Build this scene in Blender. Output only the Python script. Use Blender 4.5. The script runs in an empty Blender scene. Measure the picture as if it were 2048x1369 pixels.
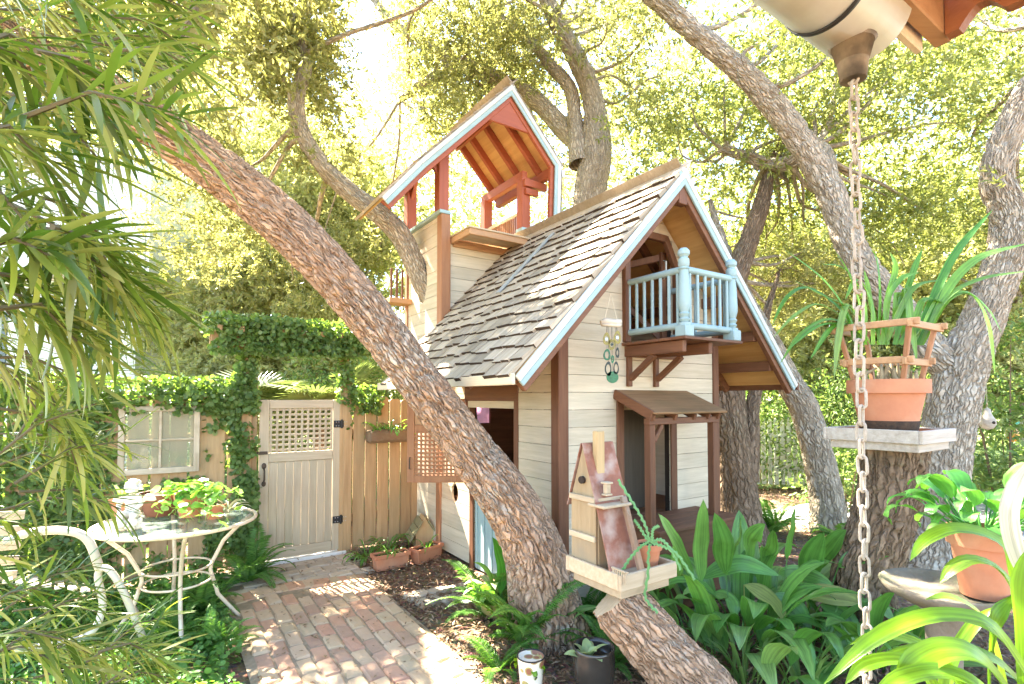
import bpy, math, random
import numpy as np
from mathutils import Vector, Matrix, Quaternion
random.seed(7); RNG = np.random.default_rng(11)
SC = bpy.context.scene
COL = SC.collection
# ---------------------------------------------------------------- camera
FPX = 1046.0                      # focal length in photograph pixels (2048 wide) = 18.4 mm
PITCH = math.radians(2.0)
EYE = 1.6
HORIZON_SHIFT = 77.0
cam = bpy.data.cameras.new('camera'); cam.lens = FPX / 2048 * 36; cam.sensor_width = 36
cam.shift_y = HORIZON_SHIFT / 2048; cam.clip_start = 0.05; cam.clip_end = 2000
camo = bpy.data.objects.new('camera', cam); COL.objects.link(camo)
camo.location = (0, 0, EYE); camo.rotation_euler = (math.pi / 2 + PITCH, 0, 0)
SC.camera = camo
# ---------------------------------------------------------------- sky and sun
SUN_AZ, SUN_EL = math.radians(-43.8), math.radians(50)
SUN_DIR = Vector((math.sin(SUN_AZ) * math.cos(SUN_EL), math.cos(SUN_AZ) * math.cos(SUN_EL), math.sin(SUN_EL)))
w = bpy.data.worlds.new('World'); SC.world = w; w.use_nodes = True
nt = w.node_tree; bg = nt.nodes['Background']
sky = nt.nodes.new('ShaderNodeTexSky'); sky.sky_type = 'NISHITA'; sky.sun_disc = False
sky.sun_elevation = SUN_EL; sky.sun_rotation = SUN_AZ; sky.dust_density = .3; sky.ozone_density = 1.0
nt.links.new(sky.outputs[0], bg.inputs[0]); bg.inputs[1].default_value = 0.075
sl = bpy.data.lights.new('sun', 'SUN'); sl.energy = 5.0; sl.angle = math.radians(0.53); sl.color = (1, .93, .8)
so = bpy.data.objects.new('sun', sl); COL.objects.link(so)
so.rotation_euler = SUN_DIR.to_track_quat('Z', 'Y').to_euler()
vs = SC.view_settings; vs.view_transform = 'Standard'; vs.look = 'None'; vs.exposure = 3.85; vs.gamma = 1
SC.cycles.max_bounces = 10; SC.cycles.diffuse_bounces = 5; SC.cycles.transmission_bounces = 6; SC.cycles.transparent_max_bounces = 8

# ---------------------------------------------------------------- geometry helpers
def pt(px, py, Y):
    """the point at depth Y that a photograph pixel looks at"""
    sx = (px - 1024) / FPX; sy = -(py - 684.5 - HORIZON_SHIFT) / FPX
    wy = math.cos(PITCH) - sy * math.sin(PITCH); wz = math.sin(PITCH) + sy * math.cos(PITCH)
    return Vector((sx / wy * Y, Y, EYE + wz / wy * Y))
def gnd(px, py, z=0.0):
    a = pt(px, py, 1.0); t = (z - EYE) / (a.z - EYE)
    return Vector((a.x * t, t, z))

def link(name, me, parent=None):
    o = bpy.data.objects.new(name, me); COL.objects.link(o)
    if parent is not None: o.parent = parent
    return o
def tag(o, label=None, cat=None, group=None, kind=None):
    if label: o['label'] = label
    if cat: o['category'] = cat
    if group: o['group'] = group
    if kind: o['kind'] = kind
    return o
def empty(name, loc=(0, 0, 0), rz=0.0):
    o = bpy.data.objects.new(name, None); COL.objects.link(o)
    o.location = loc; o.rotation_euler = (0, 0, rz); return o
def copy_tree(o, parent=None):
    c = o.copy(); COL.objects.link(c); c.parent = parent
    for ch in list(o.children): copy_tree(ch, c)
    return c

class MB:
    def __init__(s): s.v = []; s.f = []
    def add(s, vs, fs):
        b = len(s.v); s.v.extend([tuple(p) for p in vs]); s.f.extend([tuple(b + i for i in f) for f in fs]); return s
    def box(s, c, d, M=None, ch=0.004):
        hx, hy, hz = d[0] / 2, d[1] / 2, d[2] / 2; ch = min(ch, hx * .45, hy * .45, hz * .45)
        vs = []; idx = {}
        for sx in (-1, 1):
            for sy in (-1, 1):
                for sz in (-1, 1):
                    for a in range(3):
                        p = [sx * hx, sy * hy, sz * hz]
                        for k in range(3):
                            if k != a: p[k] -= math.copysign(ch, p[k])
                        idx[(sx, sy, sz, a)] = len(vs); vs.append(Vector(p))
        fs = []
        for a in range(3):
            b, c_ = (a + 1) % 3, (a + 2) % 3
            for sa in (-1, 1):
                q = []
                for (s1, s2) in ((-1, -1), (1, -1), (1, 1), (-1, 1)):
                    k = [0, 0, 0]; k[a] = sa; k[b] = s1; k[c_] = s2; q.append(idx[(*k, a)])
                fs.append(q if sa > 0 else q[::-1])
            for s1 in (-1, 1):
                for s2 in (-1, 1):
                    k0 = [0, 0, 0]; k1 = [0, 0, 0]; k0[a] = -1; k1[a] = 1
                    k0[b] = k1[b] = s1; k0[c_] = k1[c_] = s2
                    q = [idx[(*k0, b)], idx[(*k1, b)], idx[(*k1, c_)], idx[(*k0, c_)]]
                    fs.append(q if s1 * s2 < 0 else q[::-1])
        for sx in (-1, 1):
            for sy in (-1, 1):
                for sz in (-1, 1):
                    t = [idx[(sx, sy, sz, a)] for a in range(3)]
                    fs.append(t if sx * sy * sz > 0 else t[::-1])
        cc = Vector(c)
        vs = [(M @ p if M else p) + cc for p in vs]
        return s.add(vs, fs)
    def span(s, lo, hi, ch=0.004):
        return s.box([(a + b) / 2 for a, b in zip(lo, hi)], [abs(b - a) for a, b in zip(lo, hi)], None, ch)
    def beam(s, p0, p1, w, h, up=(0, 0, 1), ch=0.004):
        """a board from p0 to p1, w across, h along up"""
        p0, p1 = Vector(p0), Vector(p1); x = (p1 - p0); L = x.length; x.normalize()
        z = Vector(up) - x * Vector(up).dot(x); z.normalize(); y = z.cross(x)
        M = Matrix((x, y, z)).transposed()
        return s.box((p0 + p1) / 2, (L, w, h), M, ch)
    def prism(s, poly, off):
        """poly: list of 3d points (planar), extruded by off"""
        n = len(poly); off = Vector(off); a = [Vector(p) for p in poly]
        vs = a + [p + off for p in a]
        nrm = Vector((0, 0, 0))
        for i in range(n): nrm += a[i].cross(a[(i + 1) % n])
        fs = [tuple(range(n))[::-1], tuple(range(n, 2 * n))] + [(i, (i + 1) % n, n + (i + 1) % n, n + i) for i in range(n)]
        if nrm.dot(off) < 0: fs = [f[::-1] for f in fs]
        return s.add(vs, fs)
    def tube(s, pts, rad, n=8, caps=True):
        pts = [Vector(p) for p in pts]; m = len(pts)
        if not hasattr(rad, '__len__'): rad = [rad] * m
        t0 = (pts[1] - pts[0]).normalized(); ref = Vector((0, 0, 1)) if abs(t0.z) < .9 else Vector((1, 0, 0))
        u = t0.cross(ref).normalized(); vs = []
        for i in range(m):
            t = (pts[min(i + 1, m - 1)] - pts[max(i - 1, 0)]).normalized()
            u = (u - t * u.dot(t)).normalized(); v = t.cross(u)
            for k in range(n):
                a = 2 * math.pi * k / n; vs.append(pts[i] + (u * math.cos(a) + v * math.sin(a)) * rad[i])
        fs = [(i * n + k, i * n + (k + 1) % n, (i + 1) * n + (k + 1) % n, (i + 1) * n + k) for i in range(m - 1) for k in range(n)]
        if caps: fs += [tuple(range(n))[::-1], tuple(range((m - 1) * n, m * n))]
        return s.add(vs, fs)
    def ring(s, c, R, r, nrm=(0, 0, 1), n=40, k=8):
        c = Vector(c); q = Vector((0, 0, 1)).rotation_difference(Vector(nrm))
        vs = []; fs = []
        for i in range(n):
            a = 2 * math.pi * i / n; d = q @ Vector((math.cos(a), math.sin(a), 0)); z = q @ Vector((0, 0, 1))
            for j in range(k):
                b = 2 * math.pi * j / k; vs.append(c + d * (R + r * math.cos(b)) + z * r * math.sin(b))
        for i in range(n):
            for j in range(k):
                fs.append((i * k + j, ((i + 1) % n) * k + j, ((i + 1) % n) * k + (j + 1) % k, i * k + (j + 1) % k))
        return s.add(vs, fs)
    def lathe(s, prof, c=(0, 0, 0), n=28, sx=1, sy=1):
        """prof: list of (r, z)"""
        c = Vector(c); vs = []; m = len(prof)
        for r, z in prof:
            for k in range(n):
                a = 2 * math.pi * k / n; vs.append(c + Vector((r * sx * math.cos(a), r * sy * math.sin(a), z)))
        fs = [(i * n + k, i * n + (k + 1) % n, (i + 1) * n + (k + 1) % n, (i + 1) * n + k) for i in range(m - 1) for k in range(n)]
        fs += [tuple(range(n))[::-1], tuple(range((m - 1) * n, m * n))]
        return s.add(vs, fs)
    def ball(s, c, r, n=12, m=8, R=None):
        c = Vector(c); r = Vector(r) if hasattr(r, '__len__') else Vector((r, r, r)); vs = []
        for i in range(m + 1):
            p = math.pi * i / m
            for k in range(n):
                a = 2 * math.pi * k / n
                q = Vector((r.x * math.sin(p) * math.cos(a), r.y * math.sin(p) * math.sin(a), -r.z * math.cos(p)))
                vs.append(c + (R @ q if R else q))
        fs = [(i * n + k, i * n + (k + 1) % n, (i + 1) * n + (k + 1) % n, (i + 1) * n + k) for i in range(m) for k in range(n)]
        return s.add(vs, fs)
    def build(s, name, mat, parent=None, smooth=False):
        me = bpy.data.meshes.new(name); me.from_pydata(s.v, [], s.f)
        if smooth == 'auto':
            me.shade_smooth()
            try: me.set_sharp_from_angle(angle=math.radians(38))
            except Exception: pass
        elif smooth: me.shade_smooth()
        me.materials.append(mat); me.update()
        return link(name, me, parent)

def np_mesh(name, V, F, mat, parent=None, smooth=False):
    """V (n,3), F (m,3 or 4) numpy arrays -> one mesh object"""
    me = bpy.data.meshes.new(name); k = F.shape[1]
    me.vertices.add(len(V)); me.vertices.foreach_set('co', np.ascontiguousarray(V, np.float32).ravel())
    me.loops.add(F.size); me.loops.foreach_set('vertex_index', np.ascontiguousarray(F, np.int32).ravel())
    me.polygons.add(len(F)); me.polygons.foreach_set('loop_start', np.arange(0, F.size, k, dtype=np.int32))
    me.polygons.foreach_set('loop_total', np.full(len(F), k, np.int32))
    me.update(calc_edges=True); me.validate()
    if smooth: me.shade_smooth()
    me.materials.append(mat)
    return link(name, me, parent)

# numpy value noise, 3d
def _hash(ix, iy, iz, seed):
    h = (ix * 374761393 + iy * 668265263 + iz * 2147483647 + seed * 1274126177) & 0xffffffff
    h = ((h ^ (h >> 13)) * 1274126177) & 0xffffffff
    return ((h ^ (h >> 16)) & 0xffff) / 65535.0
def vnoise(P, seed=0):
    P = np.asarray(P, float); i = np.floor(P).astype(np.int64); f = P - i; f = f * f * (3 - 2 * f); r = 0
    for dx in (0, 1):
        for dy in (0, 1):
            for dz in (0, 1):
                wgt = (f[..., 0] if dx else 1 - f[..., 0]) * (f[..., 1] if dy else 1 - f[..., 1]) * (f[..., 2] if dz else 1 - f[..., 2])
                r = r + wgt * _hash(i[..., 0] + dx, i[..., 1] + dy, i[..., 2] + dz, seed)
    return r
def fbm(P, octv=4, seed=0):
    P = np.asarray(P, float); a = .5; r = 0; t = 0
    for o in range(octv): r = r + a * vnoise(P * 2 ** o, seed + o); t += a; a *= .55
    return r / t

# leaf clouds -----------------------------------------------------------
T_DIAMOND = (np.array([(0, 0, 0), (.45, .5, .07), (1, 0, -.06), (.45, -.5, .07)]), np.array([(0, 2, 1), (0, 3, 2)]))
T_LEAF = (np.array([(0, 0, 0), (.3, .42, .05), (.68, .4, .03), (1, 0, -.1), (.68, -.4, .03), (.3, -.42, .05)]),
          np.array([(0, 3, 2), (0, 2, 1), (0, 5, 4), (0, 4, 3)]))
T_ROUND = (np.array([(0, 0, 0), (.12, .4, .04), (.55, .52, .05), (.9, .3, 0), (1, 0, -.04), (.9, -.3, 0), (.55, -.52, .05), (.12, -.4, .04)]),
           np.array([(0, 2, 1), (0, 3, 2), (0, 4, 3), (0, 5, 4), (0, 6, 5), (0, 7, 6)]))
T_BLADE = (np.array([(0, .12, 0), (0, -.12, 0), (.3, .5, .01), (.3, -.5, .01), (.7, .4, -.03), (.7, -.4, -.03), (1, 0, -.12)]),
           np.array([(0, 1, 3), (0, 3, 2), (2, 3, 5), (2, 5, 4), (4, 5, 6)]))
def unit(a): return a / np.maximum(np.linalg.norm(a, axis=-1, keepdims=True), 1e-9)
def rdirs(n): return unit(RNG.normal(size=(n, 3)))
def leaves(base, d, nrm, L, W, tmpl):
    """vertex and face arrays for many leaves"""
    tv, tf = tmpl; d = unit(d); s = unit(np.cross(nrm, d)); nn = np.cross(d, s); n = len(base)
    L = np.broadcast_to(np.asarray(L, float), (n,)); W = np.broadcast_to(np.asarray(W, float), (n,))
    V = (base[:, None, :] + d[:, None, :] * (tv[None, :, 0, None] * L[:, None, None]) + s[:, None, :] * (tv[None, :, 1, None] * W[:, None, None])
         + nn[:, None, :] * (tv[None, :, 2, None] * L[:, None, None]))
    F = tf[None] + (np.arange(n) * len(tv))[:, None, None]
    return V.reshape(-1, 3), F.reshape(-1, 3)

# ---------------------------------------------------------------- materials
def nodes(name):
    m = bpy.data.materials.new(name); m.use_nodes = True; t = m.node_tree
    return m, t, t.nodes, t.links, t.nodes['Principled BSDF']
def ramp(n, stops):
    r = n.new('ShaderNodeValToRGB'); e = r.color_ramp.elements
    while len(e) < len(stops): e.new(.5)
    for x, (p, c) in zip(e, stops): x.position = p; x.color = (*c, 1)
    return r
def sc(c, k): return tuple(min(1, x * k) for x in c)
def mat(name, c1, c2=None, scale=6.0, stretch=(1, 1, 1), rough=.75, bump=.25, bscale=None, stain=None, stain_scale=1.3, stain_amt=.5,
        rand=.12, metallic=0.0, spec=.3, bdist=.004, coat=0.0):
    """noise-mottled surface; stretch sets grain direction; rand varies it from piece to piece"""
    m, t, n, l, b = nodes(name)
    c2 = c2 or sc(c1, .72)
    tc = n.new('ShaderNodeTexCoord'); oi = n.new('ShaderNodeObjectInfo')
    off = n.new('ShaderNodeVectorMath'); off.operation = 'SCALE'; off.inputs[3].default_value = 37.0
    cmb = n.new('ShaderNodeCombineXYZ'); l.new(oi.outputs['Random'], cmb.inputs[0]); l.new(oi.outputs['Random'], cmb.inputs[1]); l.new(oi.outputs['Random'], cmb.inputs[2])
    l.new(cmb.outputs[0], off.inputs[0])
    ad = n.new('ShaderNodeVectorMath'); l.new(tc.outputs['Object'], ad.inputs[0]); l.new(off.outputs[0], ad.inputs[1])
    mp = n.new('ShaderNodeMapping'); mp.inputs['Scale'].default_value = stretch; l.new(ad.outputs[0], mp.inputs[0])
    nz = n.new('ShaderNodeTexNoise'); nz.inputs['Scale'].default_value = scale; nz.inputs['Detail'].default_value = 7; nz.inputs['Roughness'].default_value = .65
    l.new(mp.outputs[0], nz.inputs[0])
    r = ramp(n, [(.3, c2), (.7, c1)]); l.new(nz.outputs[0], r.inputs[0]); out = r.outputs[0]
    if stain:
        n2 = n.new('ShaderNodeTexNoise'); n2.inputs['Scale'].default_value = stain_scale; n2.inputs['Detail'].default_value = 5; l.new(ad.outputs[0], n2.inputs[0])
        r2 = ramp(n, [(.48, (0, 0, 0)), (.72, (stain_amt,) * 3)]); l.new(n2.outputs[0], r2.inputs[0])
        mx = n.new('ShaderNodeMix'); mx.data_type = 'RGBA'; l.new(r2.outputs[0], mx.inputs[0]); l.new(out, mx.inputs[6]); mx.inputs[7].default_value = (*stain, 1); out = mx.outputs[2]
    if rand:
        hs = n.new('ShaderNodeHueSaturation'); mr = n.new('ShaderNodeMapRange'); mr.inputs[3].default_value = 1 - rand; mr.inputs[4].default_value = 1 + rand
        l.new(oi.outputs['Random'], mr.inputs[0]); l.new(mr.outputs[0], hs.inputs['Value']); l.new(out, hs.inputs['Color']); out = hs.outputs[0]
    l.new(out, b.inputs['Base Color'])
    b.inputs['Roughness'].default_value = rough; b.inputs['Metallic'].default_value = metallic; b.inputs['Specular IOR Level'].default_value = spec
    if coat: b.inputs['Coat Weight'].default_value = coat
    if bump:
        nb = n.new('ShaderNodeTexNoise'); nb.inputs['Scale'].default_value = bscale or scale * 4; nb.inputs['Detail'].default_value = 6; l.new(mp.outputs[0], nb.inputs[0])
        bp = n.new('ShaderNodeBump'); bp.inputs['Strength'].default_value = bump; bp.inputs['Distance'].default_value = bdist
        l.new(nb.outputs[0], bp.inputs['Height']); l.new(bp.outputs[0], b.inputs['Normal'])
    return m
def wood(name, c1, c2=None, axis=2, **k):
    st = [9.0, 9.0, 9.0]; st[axis] = .7
    k.setdefault('scale', 3.2); k.setdefault('bump', .35)
    return mat(name, c1, c2, stretch=tuple(st), **k)
def leafmat(name, cols, trans=.45, tcol=None, rough=.45, spec=.35, vein=0):
    """leaf: colour differs from leaf to leaf, light passes through"""
    m, t, n, l, b = nodes(name)
    g = n.new('ShaderNodeNewGeometry'); oi = n.new('ShaderNodeObjectInfo')
    a = n.new('ShaderNodeMath'); a.operation = 'ADD'; l.new(g.outputs['Random Per Island'], a.inputs[0]); l.new(oi.outputs['Random'], a.inputs[1])
    fr = n.new('ShaderNodeMath'); fr.operation = 'FRACT'; l.new(a.outputs[0], fr.inputs[0])
    k = len(cols); r = ramp(n, [(i / max(1, k - 1), c) for i, c in enumerate(cols)]); l.new(fr.outputs[0], r.inputs[0])
    tc = n.new('ShaderNodeTexCoord'); nz = n.new('ShaderNodeTexNoise'); nz.inputs['Scale'].default_value = 14; l.new(tc.outputs['Object'], nz.inputs[0])
    hs = n.new('ShaderNodeHueSaturation'); mr = n.new('ShaderNodeMapRange'); mr.inputs[3].default_value = .75; mr.inputs[4].default_value = 1.25
    l.new(nz.outputs[0], mr.inputs[0]); l.new(mr.outputs[0], hs.inputs['Value']); l.new(r.outputs[0], hs.inputs['Color'])
    if vein:
        mpv = n.new('ShaderNodeMapping'); mpv.inputs['Scale'].default_value = (vein, .9, 1); l.new(tc.outputs['UV'], mpv.inputs[0])
        nv = n.new('ShaderNodeTexNoise'); nv.inputs['Scale'].default_value = 1; nv.inputs['Detail'].default_value = 4; l.new(mpv.outputs[0], nv.inputs[0])
        mv = n.new('ShaderNodeMapRange'); mv.inputs[1].default_value = .3; mv.inputs[2].default_value = .7; mv.inputs[3].default_value = .62; mv.inputs[4].default_value = 1.35; l.new(nv.outputs[0], mv.inputs[0])
        mm = n.new('ShaderNodeMath'); mm.operation = 'MULTIPLY'; l.new(mv.outputs[0], mm.inputs[0]); l.new(mr.outputs[0], mm.inputs[1]); l.new(mm.outputs[0], hs.inputs['Value'])
        bpv = n.new('ShaderNodeBump'); bpv.inputs['Strength'].default_value = .35; bpv.inputs['Distance'].default_value = .003; l.new(nv.outputs[0], bpv.inputs['Height']); l.new(bpv.outputs[0], b.inputs['Normal'])
    l.new(hs.outputs[0], b.inputs['Base Color']); b.inputs['Roughness'].default_value = rough; b.inputs['Specular IOR Level'].default_value = spec
    tr = n.new('ShaderNodeBsdfTranslucent'); tm = n.new('ShaderNodeMix'); tm.data_type = 'RGBA'; tm.blend_type = 'MULTIPLY'; tm.inputs[0].default_value = 1
    l.new(hs.outputs[0], tm.inputs[6]); tm.inputs[7].default_value = (*(tcol or (2.2, 2.0, .8)), 1); l.new(tm.outputs[2], tr.inputs[0])
    mx = n.new('ShaderNodeMixShader'); mx.inputs[0].default_value = trans; l.new(b.outputs[0], mx.inputs[1]); l.new(tr.outputs[0], mx.inputs[2])
    l.new(mx.outputs[0], n['Material Output'].inputs[0])
    return m

SIDE_U = wood('siding_whitewash_u', (.70, .585, .42), (.54, .44, .30), 0, rough=.8, stain=(.40, .37, .27), stain_amt=.5, rand=.08)
SIDE_V = wood('siding_whitewash_v', (.70, .585, .42), (.54, .44, .30), 1, rough=.8, stain=(.40, .37, .27), stain_amt=.5, rand=.08)
BROWN_Z = wood('brown_stain_z', (.20, .085, .04), (.12, .05, .025), 2, rough=.6, rand=.1)
BROWN_U = wood('brown_stain_u', (.22, .095, .045), (.13, .055, .028), 0, rough=.6, rand=.1)
BROWN_V = wood('brown_stain_v', (.22, .095, .045), (.13, .055, .028), 1, rough=.6, rand=.1)
CEDAR_Z = wood('cedar_z', (.40, .19, .09), (.29, .13, .06), 2, rough=.65)
CEDAR_U = wood('cedar_u', (.52, .30, .15), (.40, .21, .10), 0, rough=.65)
RED_Z = wood('red_paint_z', (.38, .105, .048), (.30, .078, .035), 2, rough=.5, rand=.06, bump=.15)
RED_U = wood('red_paint_u', (.38, .105, .048), (.30, .078, .035), 0, rough=.5, rand=.06, bump=.15)
RED_V = wood('red_paint_v', (.38, .105, .048), (.30, .078, .035), 1, rough=.5, rand=.06, bump=.15)
PLY_U = wood('plywood_u', (.62, .38, .15), (.47, .26, .09), 0, rough=.6, scale=2.0, rand=.08)
PLY_V = wood('plywood_v', (.62, .38, .15), (.47, .26, .09), 1, rough=.6, scale=2.0, rand=.08)
SHINGLE = wood('weathered_shingle', (.50, .41, .30), (.31, .235, .155), 0, rough=.9, stain=(.30, .22, .12), stain_scale=3.0, rand=.28, bump=.6)
BLUE = mat('blue_grey_paint', (.36, .47, .45), (.29, .39, .38), scale=5, rough=.45, bump=.1, rand=.04)
TRIM = mat('pale_trim_paint', (.62, .62, .54), (.50, .51, .45), scale=5, rough=.5, bump=.1, rand=.04)
CREAM = wood('cream_trim', (.74, .62, .42), (.62, .50, .33), 1, rough=.6)
GATE_Z = wood('gate_wood_z', (.52, .42, .29), (.40, .31, .205), 2, rough=.75, stain=(.30, .27, .17), stain_amt=.4, rand=.07)
GATE_U = wood('gate_wood_u', (.52, .42, .29), (.40, .31, .205), 0, rough=.75, rand=.07)
FENCE_Z = wood('fence_cedar_z', (.46, .30, .15), (.32, .19, .09), 2, rough=.8, stain=(.25, .22, .12), stain_amt=.5, rand=.16)
FENCE_U = wood('fence_cedar_u', (.40, .25, .12), (.28, .17, .08), 0, rough=.8, rand=.12)
PINE_U = wood('raw_pine_u', (.60, .47, .31), (.45, .33, .20), 0, rough=.75, stain=(.30, .24, .16), stain_amt=.5)
PINE_Z = wood('raw_pine_z', (.58, .40, .20), (.44, .29, .13), 2, rough=.75)
GREYWOOD = wood('greyed_board', (.62, .54, .44), (.42, .34, .26), 0, rough=.85, bump=.6)
RUST = mat('rusted_sheet', (.30, .12, .07), (.20, .08, .05), scale=14, rough=.75, stain=(.50, .40, .32), stain_scale=9, stain_amt=.7, rand=.1)
TERRA = mat('terracotta', (.56, .22, .11), (.45, .17, .085), scale=7, rough=.8, bump=.12, stain=(.60, .38, .24), stain_scale=5, stain_amt=.35, rand=.1)
IRON = mat('black_iron', (.02, .02, .02), (.035, .03, .028), rough=.45, bump=.1, rand=0)
BRONZE = mat('bronze_iron', (.10, .06, .035), (.06, .04, .025), rough=.5, bump=.15, rand=0)
SOIL = mat('potting_soil', (.06, .04, .025), (.03, .02, .012), scale=40, rough=1, bump=1.0, bdist=.01)
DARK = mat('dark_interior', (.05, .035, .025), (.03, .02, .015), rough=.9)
WHITEP = mat('white_paint', (.78, .75, .68), (.68, .65, .58), scale=9, rough=.5, bump=.1, rand=.03)
CREAMP = mat('cream_enamel', (.72, .60, .44), (.64, .50, .34), scale=12, rough=.45, stain=(.45, .26, .14), stain_scale=14, stain_amt=.5, bump=.15)
CHAIN = mat('chain_patina', (.50, .43, .34), (.36, .30, .22), scale=60, rough=.6, bump=.3, rand=.12)
GUTTER = mat('gutter_enamel', (.74, .68, .55), (.66, .58, .45), scale=4, rough=.35, stain=(.42, .30, .17), stain_scale=6, stain_amt=.4, bump=.05, rand=0)
STONE = mat('mossy_stone', (.27, .22, .16), (.16, .13, .09), scale=9, rough=.95, bump=.8, bdist=.01, stain=(.12, .13, .05), stain_scale=6, stain_amt=.8)
PLASTER = mat('cast_stone_white', (.74, .68, .58), (.60, .53, .43), scale=30, rough=.9, bump=.4, rand=0)
def glassmat(name, tint, rough=.12, mixv=.6):
    m, t, n, l, b = nodes(name); b.inputs['Base Color'].default_value = (*tint, 1); b.inputs['Roughness'].default_value = rough
    tr = n.new('ShaderNodeBsdfTransparent'); mx = n.new('ShaderNodeMixShader'); mx.inputs[0].default_value = mixv
    l.new(tr.outputs[0], mx.inputs[1]); l.new(b.outputs[0], mx.inputs[2]); l.new(mx.outputs[0], n['Material Output'].inputs[0]); return m
GLASS = glassmat('table_glass', (.30, .36, .32), .03, .30)
OLDGLASS = glassmat('dusty_pane', (.36, .38, .26), .06, .38)
# ================================================================ playhouse (local: x along the gable wall, y along the side wall)
HP = Vector((.353, 3.9, 0)); HROT = math.radians(33.6)
house = empty('playhouse', (HP.x, HP.y, 0), HROT)
tag(house, 'two-storey cedar playhouse with shingled roof, blue balcony and lookout tower', 'playhouse')
A_ = Vector((math.cos(HROT), math.sin(HROT), 0)); B_ = Vector((-math.sin(HROT), math.cos(HROT), 0))
def HW(u, v, z): return Vector((HP.x, HP.y, 0)) + A_ * u + B_ * v + Vector((0, 0, z))

def board_poly(mb, axis, fixed, out, th, poly):
    """poly of (a, z) on a wall; axis 0: wall along u at v=fixed; axis 1: wall along v at u=fixed; out = +-1 outward"""
    P = [(a, fixed, z) if axis == 0 else (fixed, a, z) for a, z in poly]
    off = (0, out * th, 0) if axis == 0 else (out * th, 0, 0)
    mb.prism(P, off)
def siding(parent, axis, fixed, out, a0, a1, z0, z1, openings=(), lim=None, hole=None, m=None, row=.134, name='siding_board'):
    z = z0; r = 0
    while z < z1 - .02:
        zt = min(z + row, z1); zb = z + .0035
        lo, hi = (a0, a1)
        seg = [(lo, hi)]
        for (o0, o1, oz0, oz1) in openings:
            if min(zt, oz1) - max(zb, oz0) > .5 * (zt - zb):
                ns = []
                for s0, s1 in seg:
                    if o1 <= s0 or o0 >= s1: ns.append((s0, s1)); continue
                    if o0 > s0: ns.append((s0, o0))
                    if o1 < s1: ns.append((o1, s1))
                seg = ns
        # butt joints on long boards
        cut = []
        for s0, s1 in seg:
            if s1 - s0 > 1.7 and random.random() < .55:
                c = s0 + (s1 - s0) * random.uniform(.35, .65); cut += [(s0, c - .0015), (c + .0015, s1)]
            else: cut.append((s0, s1))
        for s0, s1 in cut:
            polys = []
            if lim:
                b0, b1 = lim(zb); t0, t1 = lim(zt)
                q = [(max(s0, b0), zb), (min(s1, b1), zb), (min(s1, t1), zt), (max(s0, t0), zt)]
                if q[1][0] - q[0][0] < .01: continue
                if q[2][0] < q[3][0]: mid = (q[2][0] + q[3][0]) / 2; q[2] = (mid + .001, zt); q[3] = (mid - .001, zt)
                polys = [q]
            elif hole and s0 < hole[0] - hole[2] and s1 > hole[0] + hole[2] and zt > hole[1] - hole[3] and zb < hole[1] + hole[3]:
                ca, cz, ra, rz = hole; zs = [zb + (zt - zb) * i / 10 for i in range(11)]
                f = [ra * math.sqrt(max(0, 1 - ((q - cz) / rz) ** 2)) for q in zs]
                polys = [[(s0, zb)] + [(ca - e - .0005, q) for e, q in zip(f, zs)] + [(s0, zt)],
                         [(s1, zt)] + [(ca + e + .0005, q) for e, q in zip(f[::-1], zs[::-1])] + [(s1, zb)]]
            else: polys = [[(s0, zb), (s1, zb), (s1, zt), (s0, zt)]]
            for q in polys:
                mb = MB(); board_poly(mb, axis, fixed + random.uniform(-.0015, .0015), out, .02, q); mb.build(name, m, parent)
        z = zt; r += 1

W, ZE, ZA, UE, UM = 1.86, 1.75, 3.41, -.66, .94
KS = (ZA - ZE) / (UM - UE); AL = math.atan(KS)
dL = Vector((math.cos(AL), 0, math.sin(AL))); nL = Vector((-math.sin(AL), 0, math.cos(AL)))
dR = Vector((-math.cos(AL), 0, math.sin(AL))); nR = Vector((math.sin(AL), 0, math.cos(AL)))
VF, VB = -.4, 1.985
def zroof(u): return ZE + (u - UE) * KS if u < UM else ZE + (2 * UM - UE - u) * KS
# walls -------------------------------------------------------------
fw = MB()
for u in (.12, .56, 1.30, 1.76): fw.span((u - .03, .025, .05), (u + .03, .095, min(2.3, zroof(u) - .12)))
fw.span((.1, .03, 1.94), (1.76, .09, 2.0)); fw.span((.1, .03, .02), (1.76, .09, .10))
fwall = fw.build('front_wall', DARK, house)
def gl(z):
    if z < zroof(0) - .05: return (.06, W)
    e = (z + .05 - ZE) / KS + UE; return (max(.06, e), min(W, 2 * UM - e))
siding(fwall, 0, 0, -1, .06, W, .04, 3.30, [(.62, 1.22, .5, 1.60), (.70, 1.26, 2.06, 2.98)], gl, m=SIDE_U)
sw = MB()
for v in (.2, .50, 1.42, 1.93): sw.span((.025, v - .03, .05), (.09, v + .03, 2.2))
sw.span((.03, .1, 2.2), (.09, 1.95, 2.28))
swall = sw.build('side_wall', DARK, house)
siding(swall, 1, 0, -1, .06, 1.955, .04, 2.32, [(.57, 1.37, .88, 1.58), (.66, 1.25, .02, .68)], hole=(1.64, .665, .07, .093), m=SIDE_V)
rw = MB(); rw.span((W - .04, .05, .02), (W, 2.9, 2.34)); rw.build('far_side_wall', SIDE_V, house)
bk = MB(); cu0, cu1, cz0, cz1 = .78, 1.16, 1.28, 1.62
bk.span((.02, 2.9, .02), (cu0, 2.94, 2.4)); bk.span((cu1, 2.9, .02), (W, 2.94, 2.4)); bk.span((cu0, 2.9, .02), (cu1, 2.94, cz0)); bk.span((cu0, 2.9, cz1), (cu1, 2.94, 2.4))
bwl = bk.build('rear_wall', BROWN_U, house)
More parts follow.
